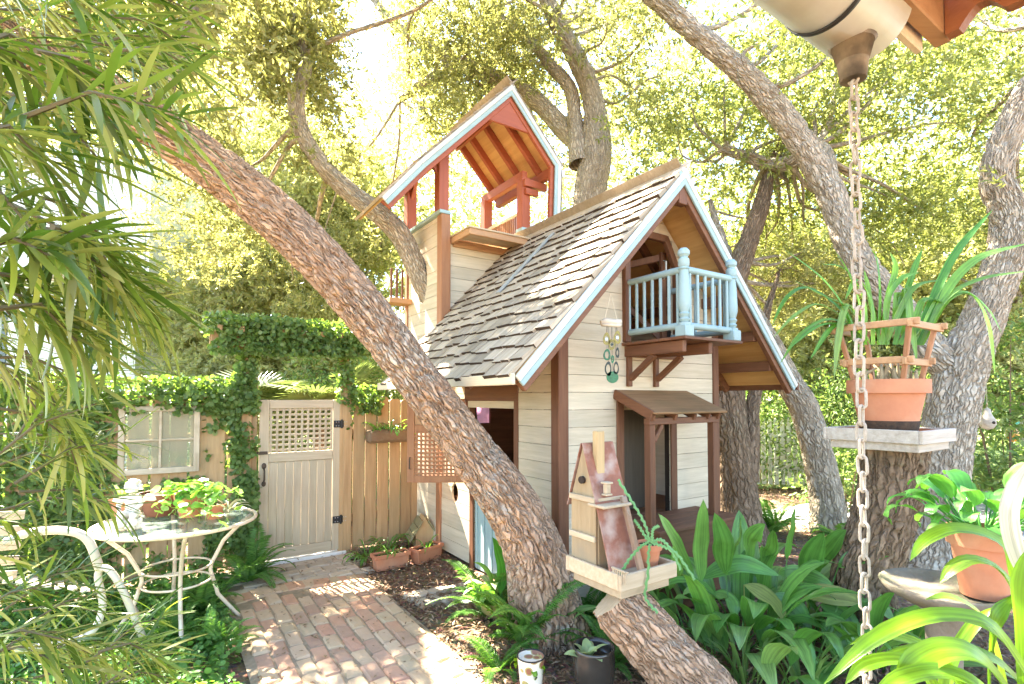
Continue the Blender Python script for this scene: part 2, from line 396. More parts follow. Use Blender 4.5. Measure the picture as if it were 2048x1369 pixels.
pc = MB(); pc.span((cu0 - .02, 2.945, cz0 - .02), (cu1 + .02, 2.95, cz1 + .02)); pc.build('window_curtain', leafmat('pink_curtain', [(.8, .55, .7), (.85, .7, .8)], .6, (1.1, 1, 1.05)), bwl)
fl = MB(); fl.span((.03, .1, .56), (W - .05, 2.88, .62)); fl.span((.1, .1, 1.98), (W - .1, .5, 2.04)); fl.build('floor', BROWN_U, house)
# posts --------------------------------------------------------------
for (u0, u1, v0, v1, z1, m) in ((-.035, .062, -.037, .062, 2.30, BROWN_Z), (W - .05, W + .03, -.037, .05, 2.25, BROWN_Z), (-.037, .075, 1.935, 2.045, 3.575, CEDAR_Z), (-.035, .05, 2.87, 2.95, 3.56, CEDAR_Z)):
    p = MB(); p.span((u0, v0, 0), (u1, v1, z1), .006); p.build('corner_post', m, house)
hd = MB(); hd.span((-.034, .51, 1.58), (-.003, 1.42, 1.715)); hd.build('window_header', BROWN_V, house)
for v0, v1 in ((.51, .57), (1.37, 1.43)):
    j = MB(); j.span((-.031, v0, .86), (.06, v1, 1.58)); j.build('window_jamb', BROWN_Z, house)
j = MB(); j.span((-.05, .50, .83), (.08, 1.44, .87)); j.build('window_sill', BROWN_V, house)
ld = MB(); ld.span((-.012, .67, .03), (.012, 1.24, .68)); low = ld.build('low_door', BLUE, house)
for v in (.67, .80, .93, 1.06, 1.19):
    q = MB(); q.span((-.022, v, .04), (-.0125, v + .035, .67)); q.build('batten', BLUE, low)
for v0, v1 in ((.59, .66), (1.25, 1.32)):
    j = MB(); j.span((-.033, v0, .0), (.05, v1, .74)); j.build('door_jamb', BROWN_Z, house)
j = MB(); j.span((-.034, .59, .69), (-.003, 1.32, .76)); j.build('door_head', BROWN_V, house)
vt = MB(); vt.span((-.03, .95, 1.80), (-.002, 1.42, 1.90)); vent = vt.build('eave_vent', CREAM, house)
for i in range(9):
    q = MB(); q.span((-.034, 1.0 + i * .036, 1.83), (-.0305, 1.016 + i * .036, 1.87)); q.build('slot', DARK, vent)
# lattice shutter, swung open
hu, hv = -.045, 1.39; SD = Vector((-.833, .553, 0)); SN = Vector((.553, .833, 0))
def sp(a, z, o=0): return Vector((hu, hv, 0)) + SD * a + Vector((0, 0, z)) + SN * o
fr = MB()
for a in (.035, .515): fr.beam(sp(a, .80), sp(a, 1.60), .030, .07, SD)
for z, h in ((.835, .07), (1.32, .06), (1.565, .07)): fr.beam(sp(.07, z), sp(.48, z), .028, h)
shut = fr.build('shutter', CEDAR_Z, house)
for i in range(10):
    q = MB(); q.beam(sp(.09 + i * .041, .87, .004), sp(.09 + i * .041, 1.29, .004), .006, .02, SD, .001); q.build('lattice_slat', CEDAR_Z, shut)
for i in range(11):
    q = MB(); q.beam(sp(.07, .885 + i * .0395, -.004), sp(.48, .885 + i * .0395, -.004), .006, .02, (0, 0, 1), .001); q.build('lattice_slat', CEDAR_Z, shut)
q = MB(); q.beam(sp(.07, 1.44), sp(.48, 1.44), .012, .18); q.build('panel', CEDAR_U, shut)
q = MB(); q.tube([sp(.52, .93, -.015), sp(.52, .94, -.045), sp(.52, 1.03, -.045), sp(.52, 1.04, -.015)], .006, 6); q.build('handle', BRONZE, shut)
# main roof -------------------------------------------------------------
rs = MB(); RB = 2.95
rs.beam(Vector((UE, (VF + VB) / 2, ZE)) - nL * .012, Vector((UM, (VF + VB) / 2, ZA)) - nL * .012, VB - VF, .022, nL)
rs.beam(Vector((2 * UM - UE, (VF + RB) / 2, ZE)) - nR * .012, Vector((UM, (VF + RB) / 2, ZA)) - nR * .012, RB - VF, .022, nR)
roof = rs.build('roof', PLY_V, house)
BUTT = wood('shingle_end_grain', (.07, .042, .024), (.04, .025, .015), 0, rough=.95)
def shake(wd, ln=.28, tb=.032):
    mb = MB(); h = wd / 2 - .002; j = [random.uniform(-.006, .006) for _ in range(4)]
    vs = [(j[0], -h, .008), (j[1], h, .008), (ln, h, 0), (ln, -h, 0), (j[0] + .003, -h, .008 + tb + j[2] * .6), (j[1] + .003, h, .008 + tb + j[3] * .6), (ln, h, .005), (ln, -h, .005)]
    mb.add(vs, [(3, 2, 1, 0), (4, 5, 6, 7), (0, 1, 5, 4), (1, 2, 6, 5), (2, 3, 7, 6), (3, 0, 4, 7)])
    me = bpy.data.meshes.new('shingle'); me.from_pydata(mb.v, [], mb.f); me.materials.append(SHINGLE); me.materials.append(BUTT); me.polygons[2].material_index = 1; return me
widths = (.09, .115, .14, .165, .19); shakes = [[shake(x) for _ in range(3)] for x in widths]
LS = math.hypot(UM - UE, ZA - ZE); NR = 17; EXPO = (LS + .02) / NR
MS = Matrix((dL, Vector((0, 1, 0)), nL)).transposed().to_4x4()
pool = []
for j in range(NR):
    v = VF - .02 + random.uniform(0, .03)
    while v < VB - .05:
        i = random.choices(range(5), (2, 3, 4, 4, 3))[0]; wd = widths[i]
        s = -.025 + j * EXPO + random.choice((-.024, -.014, -.006, 0, .008, .016))
        pos = Vector((UE, v + wd / 2, ZE)) + dL * s + nL * .001
        if pos.y + wd / 2 < VB + .05: pool.append((pos, i, j))
        v += wd + random.uniform(.001, .005)
pool.sort(key=lambda q: q[0].y + .2 * q[0].z)
rest = MB()
for k, (pos, i, j) in enumerate(pool):
    me = random.choice(shakes[i]); Mx = Matrix.Translation(pos) @ MS @ Matrix.Rotation(random.uniform(-.014, .014), 4, 'Z')
    if k < 300: o = link('shingle', me, roof); o.matrix_local = Mx
    else: rest.add([Mx @ v.co for v in me.vertices], [tuple(p.vertices) for p in me.polygons])
for j in range(NR):
    Pn = Vector((2 * UM - UE, VF, ZE)) + dR * (j * EXPO - .03); Q = dR * .26
    rest.prism([Pn + nR * .002, Pn + Q + nR * .001, Pn + Q + nR * .007, Pn + nR * .028], (0, RB - VF, 0))
tag(rest.build('shingle_courses', SHINGLE, roof), kind='stuff')
q = MB(); q.beam(Vector((UM - .04, VF - .02, ZA)) + nL * .0, Vector((UM - .04, VB + .3, ZA)), .12, .014, nL); q.beam((UM + .04, VF - .02, ZA + .002), (UM + .04, VB + .3, ZA + .002), .12, .014, nR); q.build('ridge_board', SHINGLE, roof)
Pq = Vector((.10, .98, zroof(.10))) + nL * .042
q = MB(); q.beam(Pq, Pq + dL * .92, .065, .016, nL); q.build('roof_plank', wood('grey_plank', (.42, .42, .38), (.30, .30, .27), 0), roof)
for (sgn, d, n_) in ((1, dL, nL), (-1, dR, nR)):
    ue = UE if sgn > 0 else 2 * UM - UE
    e0 = Vector((ue, 0, ZE)) - d * .02; e1 = Vector((UM, 0, ZA)); dv = .0015 if sgn < 0 else 0
    for (vo, off, hh, th, m, nm) in ((VF - .013 - dv, -.022, .044, .024, TRIM, 'fascia'), (VF - .009 - dv, -.064, .040, .020, BLUE, 'fascia'), (VF + .026, -.078, .105, .045, BROWN_U, 'barge_rafter')):
        a = e0 + n_ * off; b = e1 + n_ * off; a.y = b.y = vo
        q = MB(); q.beam(a, b + d * .025, th, hh, n_); q.build(nm, m, roof)
    for vo in (.30, .95, 1.6):
        a = e0 + n_ * -.065; b = e1 + n_ * -.065; a.y = b.y = vo; q = MB(); q.beam(a, b, .04, .08, n_); q.build('rafter', BROWN_U, roof)
q = MB(); q.beam((UE - .03, VF - .02, ZE - .03), (UE - .03, VB, ZE - .03), .026, .07); q.build('eave_fascia', CREAM, roof)
q = MB(); q.beam((2 * UM - UE + .025, VF - .02, ZE - .03), (2 * UM - UE + .025, RB, ZE - .03), .026, .07); q.build('eave_fascia', BROWN_V, roof)
for (u, v1) in ((-.28, 1.9), (-.01, 1.9), (1.70, 2.2), (2.0, 2.2), (2.25, 2.2), (UM, 1.95)):
    zc = zroof(u) - .145; q = MB(); q.beam((u, VF + .055, zc), (u, v1, zc), .08, .09); q.build('purlin', BROWN_V, roof)
q = MB(); q.span((UM - .05, VF + .0, ZA - .27), (UM + .05, VF + .065, ZA - .08)); q.build('king_block', BROWN_Z, roof)
# gable opening frame -----------------------------------------------------
for (p0, p1) in (((.67, -.04, 2.06), (.67, -.04, 2.76)), ((1.29, -.04, 2.06), (1.29, -.04, 2.76)), ((.67, -.04, 2.74), (.82, -.04, 3.0)), ((1.29, -.04, 2.74), (1.14, -.04, 3.0)), ((.81, -.04, 2.985), (1.15, -.04, 2.985))):
    q = MB(); q.beam(p0, p1, .045, .06, (1, 0, .2) if p0[0] == p1[0] else (0, 0, 1)); q.build('opening_frame', BROWN_Z, house)
door = MB(); door.beam((1.22, .05, 2.06), (1.22, .05, 2.9), .035, .06, (1, 0, 0)); door.beam((.92, .36, 2.06), (.92, .36, 2.8), .035, .06, (1, 0, 0)); door.beam((1.22, .06, 2.86), (.92, .36, 2.78), .035, .06); door.beam((1.22, .06, 2.12), (.92, .36, 2.55), .03, .05)
gd = door.build('balcony_door', BROWN_Z, house)
q = MB(); q.tube([(1.21, .03, 2.66), (1.18, -.02, 2.68), (1.18, -.02, 2.80), (1.21, .03, 2.82)], .008, 6); q.build('handle', TRIM, gd)
# balcony -------------------------------------------------------------------
b0, b1, vb, zb = .655, 1.29, -.645, 2.03
bm = MB()
for u in (b0 + .03, .99): bm.beam((u, -.01, zb - .046), (u, vb + .05, zb - .046), .045, .085)
bm.beam((b0 + .01, -.042, zb - .05), (b1, -.042, zb - .05), .035, .08)
balc = bm.build('balcony', BROWN_V, house)
for i in range(5):
    v1 = -.022 - i * .126; q = MB(); q.span((b0 - .03, v1 - .123, zb), (b1 + .03, v1, zb + .022)); q.build('floor_board', BROWN_U, balc)
for u in (.70, 1.02):
    q = MB(); q.span((u - .024, -.052, 1.70), (u + .024, -.021, zb - .09)); q.build('bracket_post', BROWN_Z, balc)
    q = MB(); q.beam((u, -.05, 1.76), (u, -.30, zb - .09), .045, .042); q.build('bracket', BROWN_V, balc)
ztop, zlow = 2.545, 2.135
NEW = [(.045, 0), (.045, .10), (.026, .105), (.039, .125), (.028, .14), (.041, .165), (.029, .178), (.036, .20), (.044, .235), (.044, .27), (.038, .42), (.030, .485), (.041, .495), (.032, .508), (.040, .52), (.040, .565), (.030, .575), (.026, .58), (.043, .60), (.043, .625), (.026, .645), (.008, .65)]
zn = zb + .022
for (u, v) in ((b0 + .03, vb + .05), (b1 - .03, vb + .05)):
    q = MB(); q.lathe(NEW, (u, v, zn), 20); q.box((u, v, zn + .042), (.098, .098, .084), None, .006); q.build('newel_post', BLUE, balc, smooth='auto')
def railing(p0, p1, n):
    p0, p1 = Vector(p0), Vector(p1)
    for z in (ztop, zlow):
        q = MB(); q.tube([p0 + Vector((0, 0, z)), p1 + Vector((0, 0, z))], .026, 12); q.build('rail', BLUE, balc, smooth='auto')
    for i in range(n):
        c = p0.lerp(p1, (i + .7) / (n + .4)); q = MB(); q.tube([c + Vector((0, 0, zlow)), c + Vector((0, 0, ztop))], .0125, 10); q.build('baluster', BLUE, balc, smooth='auto')
railing((b0 + .03, -.0, 0), (b0 + .03, vb + .05, 0), 7); railing((b0 + .03, vb + .05, 0), (b1 - .03, vb + .05, 0), 6); railing((b1 - .03, vb + .05, 0), (b1 - .03, -.01, 0), 6)
# porch with its own little roof -----------------------------------------------
pm = MB(); pm.span((.55, -.46, .02), (1.52, -.022, .61)); porch = pm.build('porch', BROWN_U, house)
for i in range(4):
    q = MB(); q.span((.53, -.48 + i * .115, .612), (1.54, -.368 + i * .115, .64)); q.build('floor_board', BROWN_U, porch)
for u in (.60, 1.36):
    q = MB(); q.span((u - .03, -.365, .641), (u + .03, -.305, 1.405)); q.build('post', BROWN_Z, porch)
for u in (.60, 1.245):
    q = MB(); q.span((u - .038, -.038, .641), (u + .038, -.021, 1.62)); q.build('door_jamb', BROWN_Z, porch)
q = MB(); q.span((.56, -.37, 1.405), (1.41, -.31, 1.455)); q.build('beam', BROWN_U, porch)
for u in (.59, .84, 1.07, 1.25, 1.38):
    q = MB(); q.beam((u, -.022, 1.61), (u, -.39, 1.455), .03, .05); q.build('rafter', BROWN_V, porch)
q = MB(); q.beam((.545, -.022, 1.64), (.545, -.41, 1.475), .026, .075); q.build('barge_board', BROWN_V, porch)
q = MB(); q.beam((.985, -.022, 1.665), (.985, -.43, 1.49), .89, .018, (0, .35, 1)); q.build('canopy_board', wood('canopy_ply', (.36, .20, .09), (.24, .12, .05), 0, stain=(.18, .12, .05), stain_scale=4, stain_amt=.6), porch)
q = MB(); q.beam((.64, -.335, 1.28), (.73, -.335, 1.40), .035, .035); q.build('brace', BROWN_U, porch)
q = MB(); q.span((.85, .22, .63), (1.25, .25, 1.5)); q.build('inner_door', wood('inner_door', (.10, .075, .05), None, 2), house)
# tower ---------------------------------------------------------------------
TU, TV0, TV1 = 1.13, 2.0, 2.95
tw = MB(); tw.span((.03, TV1 - .06, 2.3), (.09, TV1, 3.5)); tw.span((.03, TV0 + .02, 3.46), (.09, TV1, 3.53)); tw.span((.1, TV0 + .03, 3.2), (TU - .1, TV1 - .03, 3.24))
twall = tw.build('tower_wall', PINE_U, house)
siding(twall, 1, 0, -1, TV0 + .048, TV1 - .083, 0.04, 3.57, hole=(2.47, 2.95, .135, .26), m=SIDE_V)
siding(twall, 0, TV0, -1, .055, TU, 2.1, 3.28, m=SIDE_U)
siding(twall, 1, TU, 1, TV0 + .04, TV1, 2.3, 3.36, m=SIDE_V, row=.2)
siding(twall, 0, TV1 + .01, 1, .02, TU, 2.4, 3.57, m=SIDE_U, row=.2)
q = MB(); q.span((-.06, TV0 - .07, 3.577), (.075, TV1 + .03, 3.615)); q.build('rail_cap', BLUE, twall)
q = MB(); q.span((TU - .10, TV0 - .04, 3.28), (TU + .05, TV0 + .06, 3.575)); q.build('corner_block', CEDAR_Z, twall)
q = MB(); q.span((TU - .12, TV0 - .06, 3.58), (TU + .07, TV0 + .08, 3.62)); q.build('rail_cap', BLUE, twall)
q = MB(); q.span((TU - .09, TV0 - .055, 3.38), (TU - .01, TV0 - .042, 3.54)); q.build('switch_plate', BLUE, twall)
# shelf
sh = MB(); sz = 3.27
sh.span((.085, 1.54, sz), (.91, 1.57, sz + .062)); sh.span((.085, 1.57, sz), (.115, 1.978, sz + .062)); sh.span((.88, 1.57, sz), (.91, 1.978, sz + .062)); sh.span((.115, 1.94, sz - .025), (.88, 1.978, sz + .05))
shelf = sh.build('tower_shelf', CEDAR_U, house)
for i in range(4):
    q = MB(); q.span((.07, 1.525 + i * .114, sz + .063), (.925, 1.636 + i * .114, sz + .08)); q.build('shelf_board', PINE_U, shelf)
# lookout
for (u, v, z0) in ((.01, 2.03, 3.615), (1.09, 2.03, 3.28), (.01, 2.9, 3.615), (1.09, 2.9, 3.28)):
    q = MB(); q.span((u - .06, v - .06, z0), (u + .06, v + .06, 4.24), .006); q.build('lookout_post', RED_Z, house)
PR = [(-.78, 3.50), (-.40, 3.95), (.69, 5.08), (1.385, 4.35), (1.36, 3.68)]
V0, V1 = 1.70, 3.02
tr = MB(); 
for (a, b) in zip(PR[:-1], PR[1:]):
    VE = 2.4 if a[0] < -.6 else V1 if a[0] < 1 else V0 + .10
    A3, B3 = Vector((a[0], (V0 + VE) / 2, a[1])), Vector((b[0], (V0 + VE) / 2, b[1])); d = (B3 - A3).normalized(); n_ = Vector((-d.z, 0, d.x))
    tr.beam(A3 - n_ * .012, B3 - n_ * .012, VE - V0, .022, n_)
troof = tr.build('tower_roof', PLY_V, house)
for k, (a, b) in enumerate(zip(PR[:-1], PR[1:])):
    A3, B3 = Vector((a[0], 0, a[1])), Vector((b[0], 0, b[1])); d = (B3 - A3).normalized(); n_ = Vector((-d.z, 0, d.x)); L = (B3 - A3).length
    for (vo, off, hh, th, m, nm) in ((V0 - .014 - .001 * k, -.018, .046, .024, TRIM, 'fascia'), (V0 - .010 - .001 * k, -.062, .042, .020, BLUE, 'fascia'), (V0 + .03 + .001 * k, -.075, .105, .045, RED_U, 'barge_rafter')):
        s, e = A3 + n_ * off, B3 + n_ * off; s.y = e.y = vo; q = MB(); q.beam(s, e + d * (.025 if k == 1 else 0), th, hh, n_); q.build(nm, m, troof)
    if k in (1, 2):
        for vo in (2.0, 2.35, 2.7, 2.97):
            s, e = A3 + n_ * -.065, B3 + n_ * -.065; s.y = e.y = vo; q = MB(); q.beam(s, e, .05, .085, n_); q.build('rafter', RED_U, troof)
    st = MB(); up = d if d.z > 0 else -d; base = A3 if d.z > 0 else B3; nn = max(2, round(L / .135))
    for j in range(nn + (1 if k < 3 else 0)):
        P_ = base + up * (j * L / nn - .025) + Vector((0, V0 - .028, 0)); Q_ = up * .25 if j < nn - 1 else up * .13
        st.prism([P_ + n_ * .002, P_ + Q_ + n_ * .001, P_ + Q_ + n_ * .007, P_ + n_ * .028], (0, (2.4 if k == 0 else V1 if k < 3 else V0 + .08) - V0 + .05, 0))
    tag(st.build('shingle_courses', SHINGLE, troof), kind='stuff')
q = MB(); q.prism([(.40, V0 + .02, 4.63), (.98, V0 + .02, 4.63), (.69, V0 + .02, 4.96)], (0, .03, 0)); q.build('gable_board', RED_U, troof)
for u, vs_ in ((.01, V0 + .07), (1.09, 2.0), (1.31, V0 + .07)):
    q = MB(); q.beam((u, vs_, 4.27), (u, V1 - .05, 4.27), .07, .11); q.build('wall_plate', RED_V, troof)
q = MB(); q.beam((1.04, 1.955, 4.16), (1.37, 1.955, 4.16), .06, .085); q.build('tie_beam', RED_U, troof); q = MB(); q.beam((1.06, 1.955, 4.06), (1.24, 1.955, 4.06), .055, .07); q.build('corbel', RED_U, troof)
q = MB(); q.beam((.69, V0 + .05, 4.92), (.69, V1 - .02, 4.92), .045, .12); q.build('ridge_beam', RED_V, troof)
for (u, v, su, sv) in ((.01, 2.03, -1, 0), (.01, 2.03, 0, 1), (.01, 2.9, 0, -1), (1.09, 2.03, 1, 0)):
    q = MB(); q.beam((u, v, 3.98), (u + su * .17, v + sv * .17, 4.2), .042, .05); q.build('knee_brace', RED_Z, troof)
lr = MB(); lr.span((TU - .06, 2.09, 3.82), (TU - .03, 2.84, 3.86)); lr.span((TU - .06, 2.09, 3.58), (TU - .03, 2.84, 3.61)); lr.span((TU - .055, 2.09, 3.36), (TU - .035, 2.84, 3.575)); lat = lr.build('lookout_railing', CREAM, house)
for i in range(17):
    q = MB(); q.span((TU - .055, 2.10 + i * .0445, 3.61), (TU - .035, 2.122 + i * .0445, 3.82)); q.build('slat', CEDAR_Z, lat)
lr = MB(); lr.span((.06, TV1 - .09, 3.62), (TU - .1, TV1 - .05, 3.66)); lr.build('back_railing', RED_U, house)
q = MB(); q.span((-.30, 2.74, 2.72), (-.022, 2.95, 2.78)); rb = q.build('rear_ledge', CEDAR_U, house)
for i in range(4):
    q = MB(); q.span((-.29 + i * .068, 2.75, 2.78), (-.265 + i * .068, 2.77, 3.12)); q.build('slat', BROWN_Z, rb)
# ================================================================ ground, path
GM, t_, n_g, l_g, b_g = nodes('garden_soil')
def ground_material():
    m, t, n, l, b = nodes('leaf_litter_ground')
    tc = n.new('ShaderNodeTexCoord'); a = n.new('ShaderNodeTexNoise'); a.inputs['Scale'].default_value = 1.1; a.inputs['Detail'].default_value = 8; l.new(tc.outputs['Object'], a.inputs[0])
    v = n.new('ShaderNodeTexVoronoi'); v.inputs['Scale'].default_value = 34; v.inputs['Randomness'].default_value = 1; l.new(tc.outputs['Object'], v.inputs[0])
    r1 = ramp(n, [(.3, (.13, .075, .04)), (.55, (.24, .15, .085)), (.75, (.16, .13, .06))]); l.new(a.outputs[0], r1.inputs[0])
    hs = n.new('ShaderNodeMix'); hs.data_type = 'RGBA'; hs.blend_type = 'MULTIPLY'; hs.inputs[0].default_value = .5; l.new(r1.outputs[0], hs.inputs[6]); l.new(v.outputs['Color'], hs.inputs[7])
    l.new(hs.outputs[2], b.inputs['Base Color']); b.inputs['Roughness'].default_value = 1
    bp = n.new('ShaderNodeBump'); bp.inputs['Strength'].default_value = .8; bp.inputs['Distance'].default_value = .02; l.new(v.outputs[0], bp.inputs['Height']); l.new(bp.outputs[0], b.inputs['Normal'])
    return m
gx = np.concatenate([np.linspace(-300, -8, 14), np.linspace(-7.5, 7.5, 61), np.linspace(8, 300, 14)])
gy = np.concatenate([np.linspace(-60, -1, 8), np.linspace(-.5, 12, 51), np.linspace(13, 500, 16)])
GX, GY = np.meshgrid(gx, gy); near = np.exp(-((GX / 9) ** 2 + ((GY - 5) / 9) ** 2))
hu_, hv_ = (GX - HP.x) * A_.x + (GY - HP.y) * A_.y, (GX - HP.x) * B_.x + (GY - HP.y) * B_.y
pathd = np.clip(np.maximum(-2.1 - hu_, hu_ + .80) / .35, 0, 1)
GZ = -.012 + near * (fbm(np.stack([GX * .9, GY * .9, GX * 0], -1), 3, 5) - .5) * .12 * pathd
V = np.stack([GX, GY, GZ], -1).reshape(-1, 3); nx, ny = len(gx), len(gy)
ii, jj = np.meshgrid(np.arange(nx - 1), np.arange(ny - 1)); q0 = (jj * nx + ii).ravel()
tag(np_mesh('ground', V, np.stack([q0, q0 + 1, q0 + nx + 1, q0 + nx], -1), ground_material(), smooth=True), kind='structure')
def patch(name, pts, z, m):
    q = MB(); q.add([(p[0], p[1], z) for p in pts], [tuple(range(len(pts)))]); return tag(q.build(name, m), kind='structure')
SAND = mat('joint_sand', (.40, .30, .20), (.26, .20, .12), scale=30, rough=1, bump=.8)
path = patch('brick_path', [HW(u, v, 0)[:2] for u, v in ((-2.02, -2.2), (-.90, -2.2), (-.90, 2.45), (-2.02, 2.45))], .006, SAND)
BR = mat('old_brick', (.60, .37, .24), (.42, .26, .16), scale=13, rough=.95, bump=.7, bdist=.006, stain=(.46, .36, .22), stain_scale=5, stain_amt=.65, rand=.0)
def brickmat():
    m = BR; n, l = m.node_tree.nodes, m.node_tree.links; b = n['Principled BSDF']
    oi = n.new('ShaderNodeObjectInfo'); r = ramp(n, [(0, (.60, .30, .17)), (.22, (.60, .44, .25)), (.42, (.40, .23, .15)), (.6, (.62, .45, .28)), (.8, (.46, .37, .21)), (.9, (.58, .27, .16))]); r.color_ramp.interpolation = 'CONSTANT'
    l.new(oi.outputs['Random'], r.inputs[0]); src = b.inputs['Base Color'].links[0].from_socket
    mx = n.new('ShaderNodeMix'); mx.data_type = 'RGBA'; mx.inputs[0].default_value = .5; l.new(src, mx.inputs[6]); l.new(r.outputs[0], mx.inputs[7]); l.new(mx.outputs[2], b.inputs['Base Color'])
brickmat()
PAVER = mat('pale_paver', (.56, .45, .33), (.44, .34, .25), scale=8, rough=.95, bump=.6, stain=(.42, .36, .24), stain_scale=6, rand=.14)
def brick_mesh(L, Wd, H, m):
    q = MB(); q.box((0, 0, 0), (L, Wd, H), None, .013)
    v = [(x + random.uniform(-.006, .006), y + random.uniform(-.006, .006), z + random.uniform(-.004, .004)) for x, y, z in q.v]
    me = bpy.data.meshes.new('brick'); me.from_pydata(v, [], q.f); me.materials.append(m); return me
bms = [brick_mesh(.201, .1005, .06, BR) for _ in range(16)]; pms = [brick_mesh(.197, .131, .06, PAVER) for _ in range(5)]
def put(me, u, v, rot, z=-.012, name='brick'):
    p = HW(u, v, 0); o = link(name, me, path)
    o.location = (p.x, p.y, z + random.uniform(-.007, .006)); o.rotation_euler = (random.uniform(-.03, .03), random.uniform(-.03, .03), HROT + rot + random.uniform(-.035, .035))
for c in range(10):
    v = -1.15 + (c % 2) * .1 + random.uniform(-.02, .02)
    while v < 1.42 + .10 * math.sin(c * .35 + .4):
        put(random.choice(bms), -1.93 + c * .1045 + .02 * math.sin(v * 1.3), v, math.pi / 2); v += .2045
for k in range(15): put(random.choice(bms), -1.93 + k * .068, 1.62 + .11 * math.sin(k * .068 * 3.5 + .3), math.pi / 2 + .18 * math.cos(k * .24 + .3) * .6)
for r in range(5):
    for k in range(6):
        u = -1.88 + k * .198 + (r % 2) * .1
        if u < -.88: put(random.choice(pms), u, 1.80 + r * .134, 0, name='paver')
th = MB(); p0, p1 = HW(-1.74, 2.475, .0), HW(-.86, 2.475, .0)
th.beam(p0 + Vector((0, 0, .012)), p1 + Vector((0, 0, .012)), .10, .05); tag(th.build('light_strip', mat('light_strip_pale', (.78, .74, .68), (.66, .62, .55), rough=.8)), 'pale strip painted for the bright light under the garden gate', 'light_strip')  # pale colour stands in for bright light on the ground under the gate
for k, (px, py) in enumerate(((835, 1192), (878, 1184), (915, 1178), (858, 1204), (905, 1198))):
    g0 = gnd(px, py); me = pms[k]; o = link('paver', me, path); o.location = (g0.x, g0.y, -.008); o.rotation_euler = (0, 0, HROT + .1)
# mulch chips and fallen leaves
CHIP = leafmat('mulch_chip', [(.10, .055, .03), (.22, .13, .07), (.34, .22, .13), (.16, .09, .05), (.42, .30, .19)], .05, (1, 1, 1), rough=.9)
def scatter_flat(name, n, area, L0, L1, wr, m, z0=.0, z1=.03, tilt=.35, tmpl=T_DIAMOND, keep=None):
    u = RNG.uniform(area[0], area[1], n); v = RNG.uniform(area[2], area[3], n)
    P = np.stack([HP.x + A_.x * u + B_.x * v, HP.y + A_.y * u + B_.y * v, RNG.uniform(z0, z1, n)], -1)
    if keep is not None: k = keep(u, v, P); P = P[k]; n = len(P)
    d = np.stack([RNG.normal(size=n), RNG.normal(size=n), RNG.normal(size=n) * tilt], -1); nr = np.stack([RNG.normal(size=n) * tilt, RNG.normal(size=n) * tilt, np.ones(n)], -1)
    L = RNG.uniform(L0, L1, n); Vv, F = leaves(P, d, nr, L, L * wr, tmpl)
    return tag(np_mesh(name, Vv, F, m), name.replace('_', ' '), None, kind='stuff')
tag(scatter_flat('bark_mulch', 16000, (-.92, 2.2, -2.2, 2.5), .03, .075, .26, CHIP, .004, .035, keep=lambda u, v, P: (u < -.05) | (v < -.02)), 'brown shredded bark mulch beside the brick path', 'mulch')
tag(scatter_flat('leaf_litter', 9000, (1.0, 7.5, -2.5, 4.5), .035, .07, .4, leafmat('dry_leaf', [(.25, .15, .07), (.36, .24, .12), (.18, .10, .05), (.42, .32, .18)], .15, (1.2, 1, .8), rough=.8), .0, .03), 'dry brown leaf litter under the oaks', 'leaf litter')
tag(scatter_flat('fallen_leaves', 420, (-2.0, -.9, -1.2, 2.4), .02, .045, .4, bpy.data.materials['dry_leaf'], .022, .03, .15), 'small dry leaves fallen on the brick path', 'leaf litter')
GRAV = mat('white_gravel', (.78, .76, .72), (.45, .43, .40), scale=45, rough=1, bump=1, bdist=.015)
patch('gravel_path', [gnd(x, y)[:2] for x, y in ((1500, 1072), (1640, 1055), (1760, 1100), (2100, 1080), (2200, 985), (1900, 985), (1640, 1005), (1480, 1032))], .012, GRAV)
patch('far_lawn', [(-60, 6.2), (-1.2, 6.9), (-.4, 7.6), (1.5, 9), (6, 9.5), (60, 9.5), (60, 120), (-60, 120)], .008, mat('mown_grass', (.16, .22, .06), (.10, .14, .04), scale=20, rough=1, bump=1, bdist=.02))

# ================================================================ gate, fence, arbor (the fence line runs along u at v = 2.5)
gate = empty('garden_gate', HW(-1.30, 2.48, 0), HROT); tag(gate, 'tan wooden garden gate with lattice top and black strap hinges', 'gate')
GW, GH = .385, 1.59       # half width, top
for x in (-GW + .04, GW - .04):
    q = MB(); q.span((x - .042, -.02, .05), (x + .042, .02, GH)); q.build('stile', GATE_Z, gate)
for z0, z1 in ((GH - .085, GH - .002), (.985, 1.075), (.05, .15)):
    q = MB(); q.span((-GW + .084, -.018, z0), (GW - .084, .018, z1)); q.build('rail', GATE_U, gate)
for i in range(8):
    x = -GW + .086 + i * .0748; q = MB(); q.span((x + .001, -.008, .152), (x + .0735, .010, .983), .003); q.build('board', GATE_Z, gate)
for i in range(11):
    x = -GW + .098 + i * .0575; q = MB(); q.span((x - .011, -.007, 1.076), (x + .011, -.001, GH - .086), .001); q.build('lattice_slat', GATE_Z, gate)
for i in range(9):
    z = 1.10 + i * .049; q = MB(); q.span((-GW + .085, .0, z - .010), (GW - .085, .006, z + .010), .001); q.build('lattice_slat', GATE_U, gate)
for z in (1.34, .36):
    q = MB(); q.span((GW - .08, -.028, z - .035), (GW + .07, -.0205, z + .035), .012); hg = q.build('hinge', IRON, gate)
    q = MB(); q.tube([(GW + .001, -.03, z - .045), (GW + .001, -.03, z + .045)], .011, 8); q.build('hinge_pin', IRON, hg)
    for dx in (-.055, -.03, .03, .052):
        for dz in (-.02, .02):
            s = MB(); s.ball((GW + dx, -.0285, z + dz), .0055, 6, 4); s.build('screw', mat('screw_head', (.6, .58, .55), metallic=1, rough=.4, bump=0) if 'screw_head' not in bpy.data.materials else bpy.data.materials['screw_head'], hg)
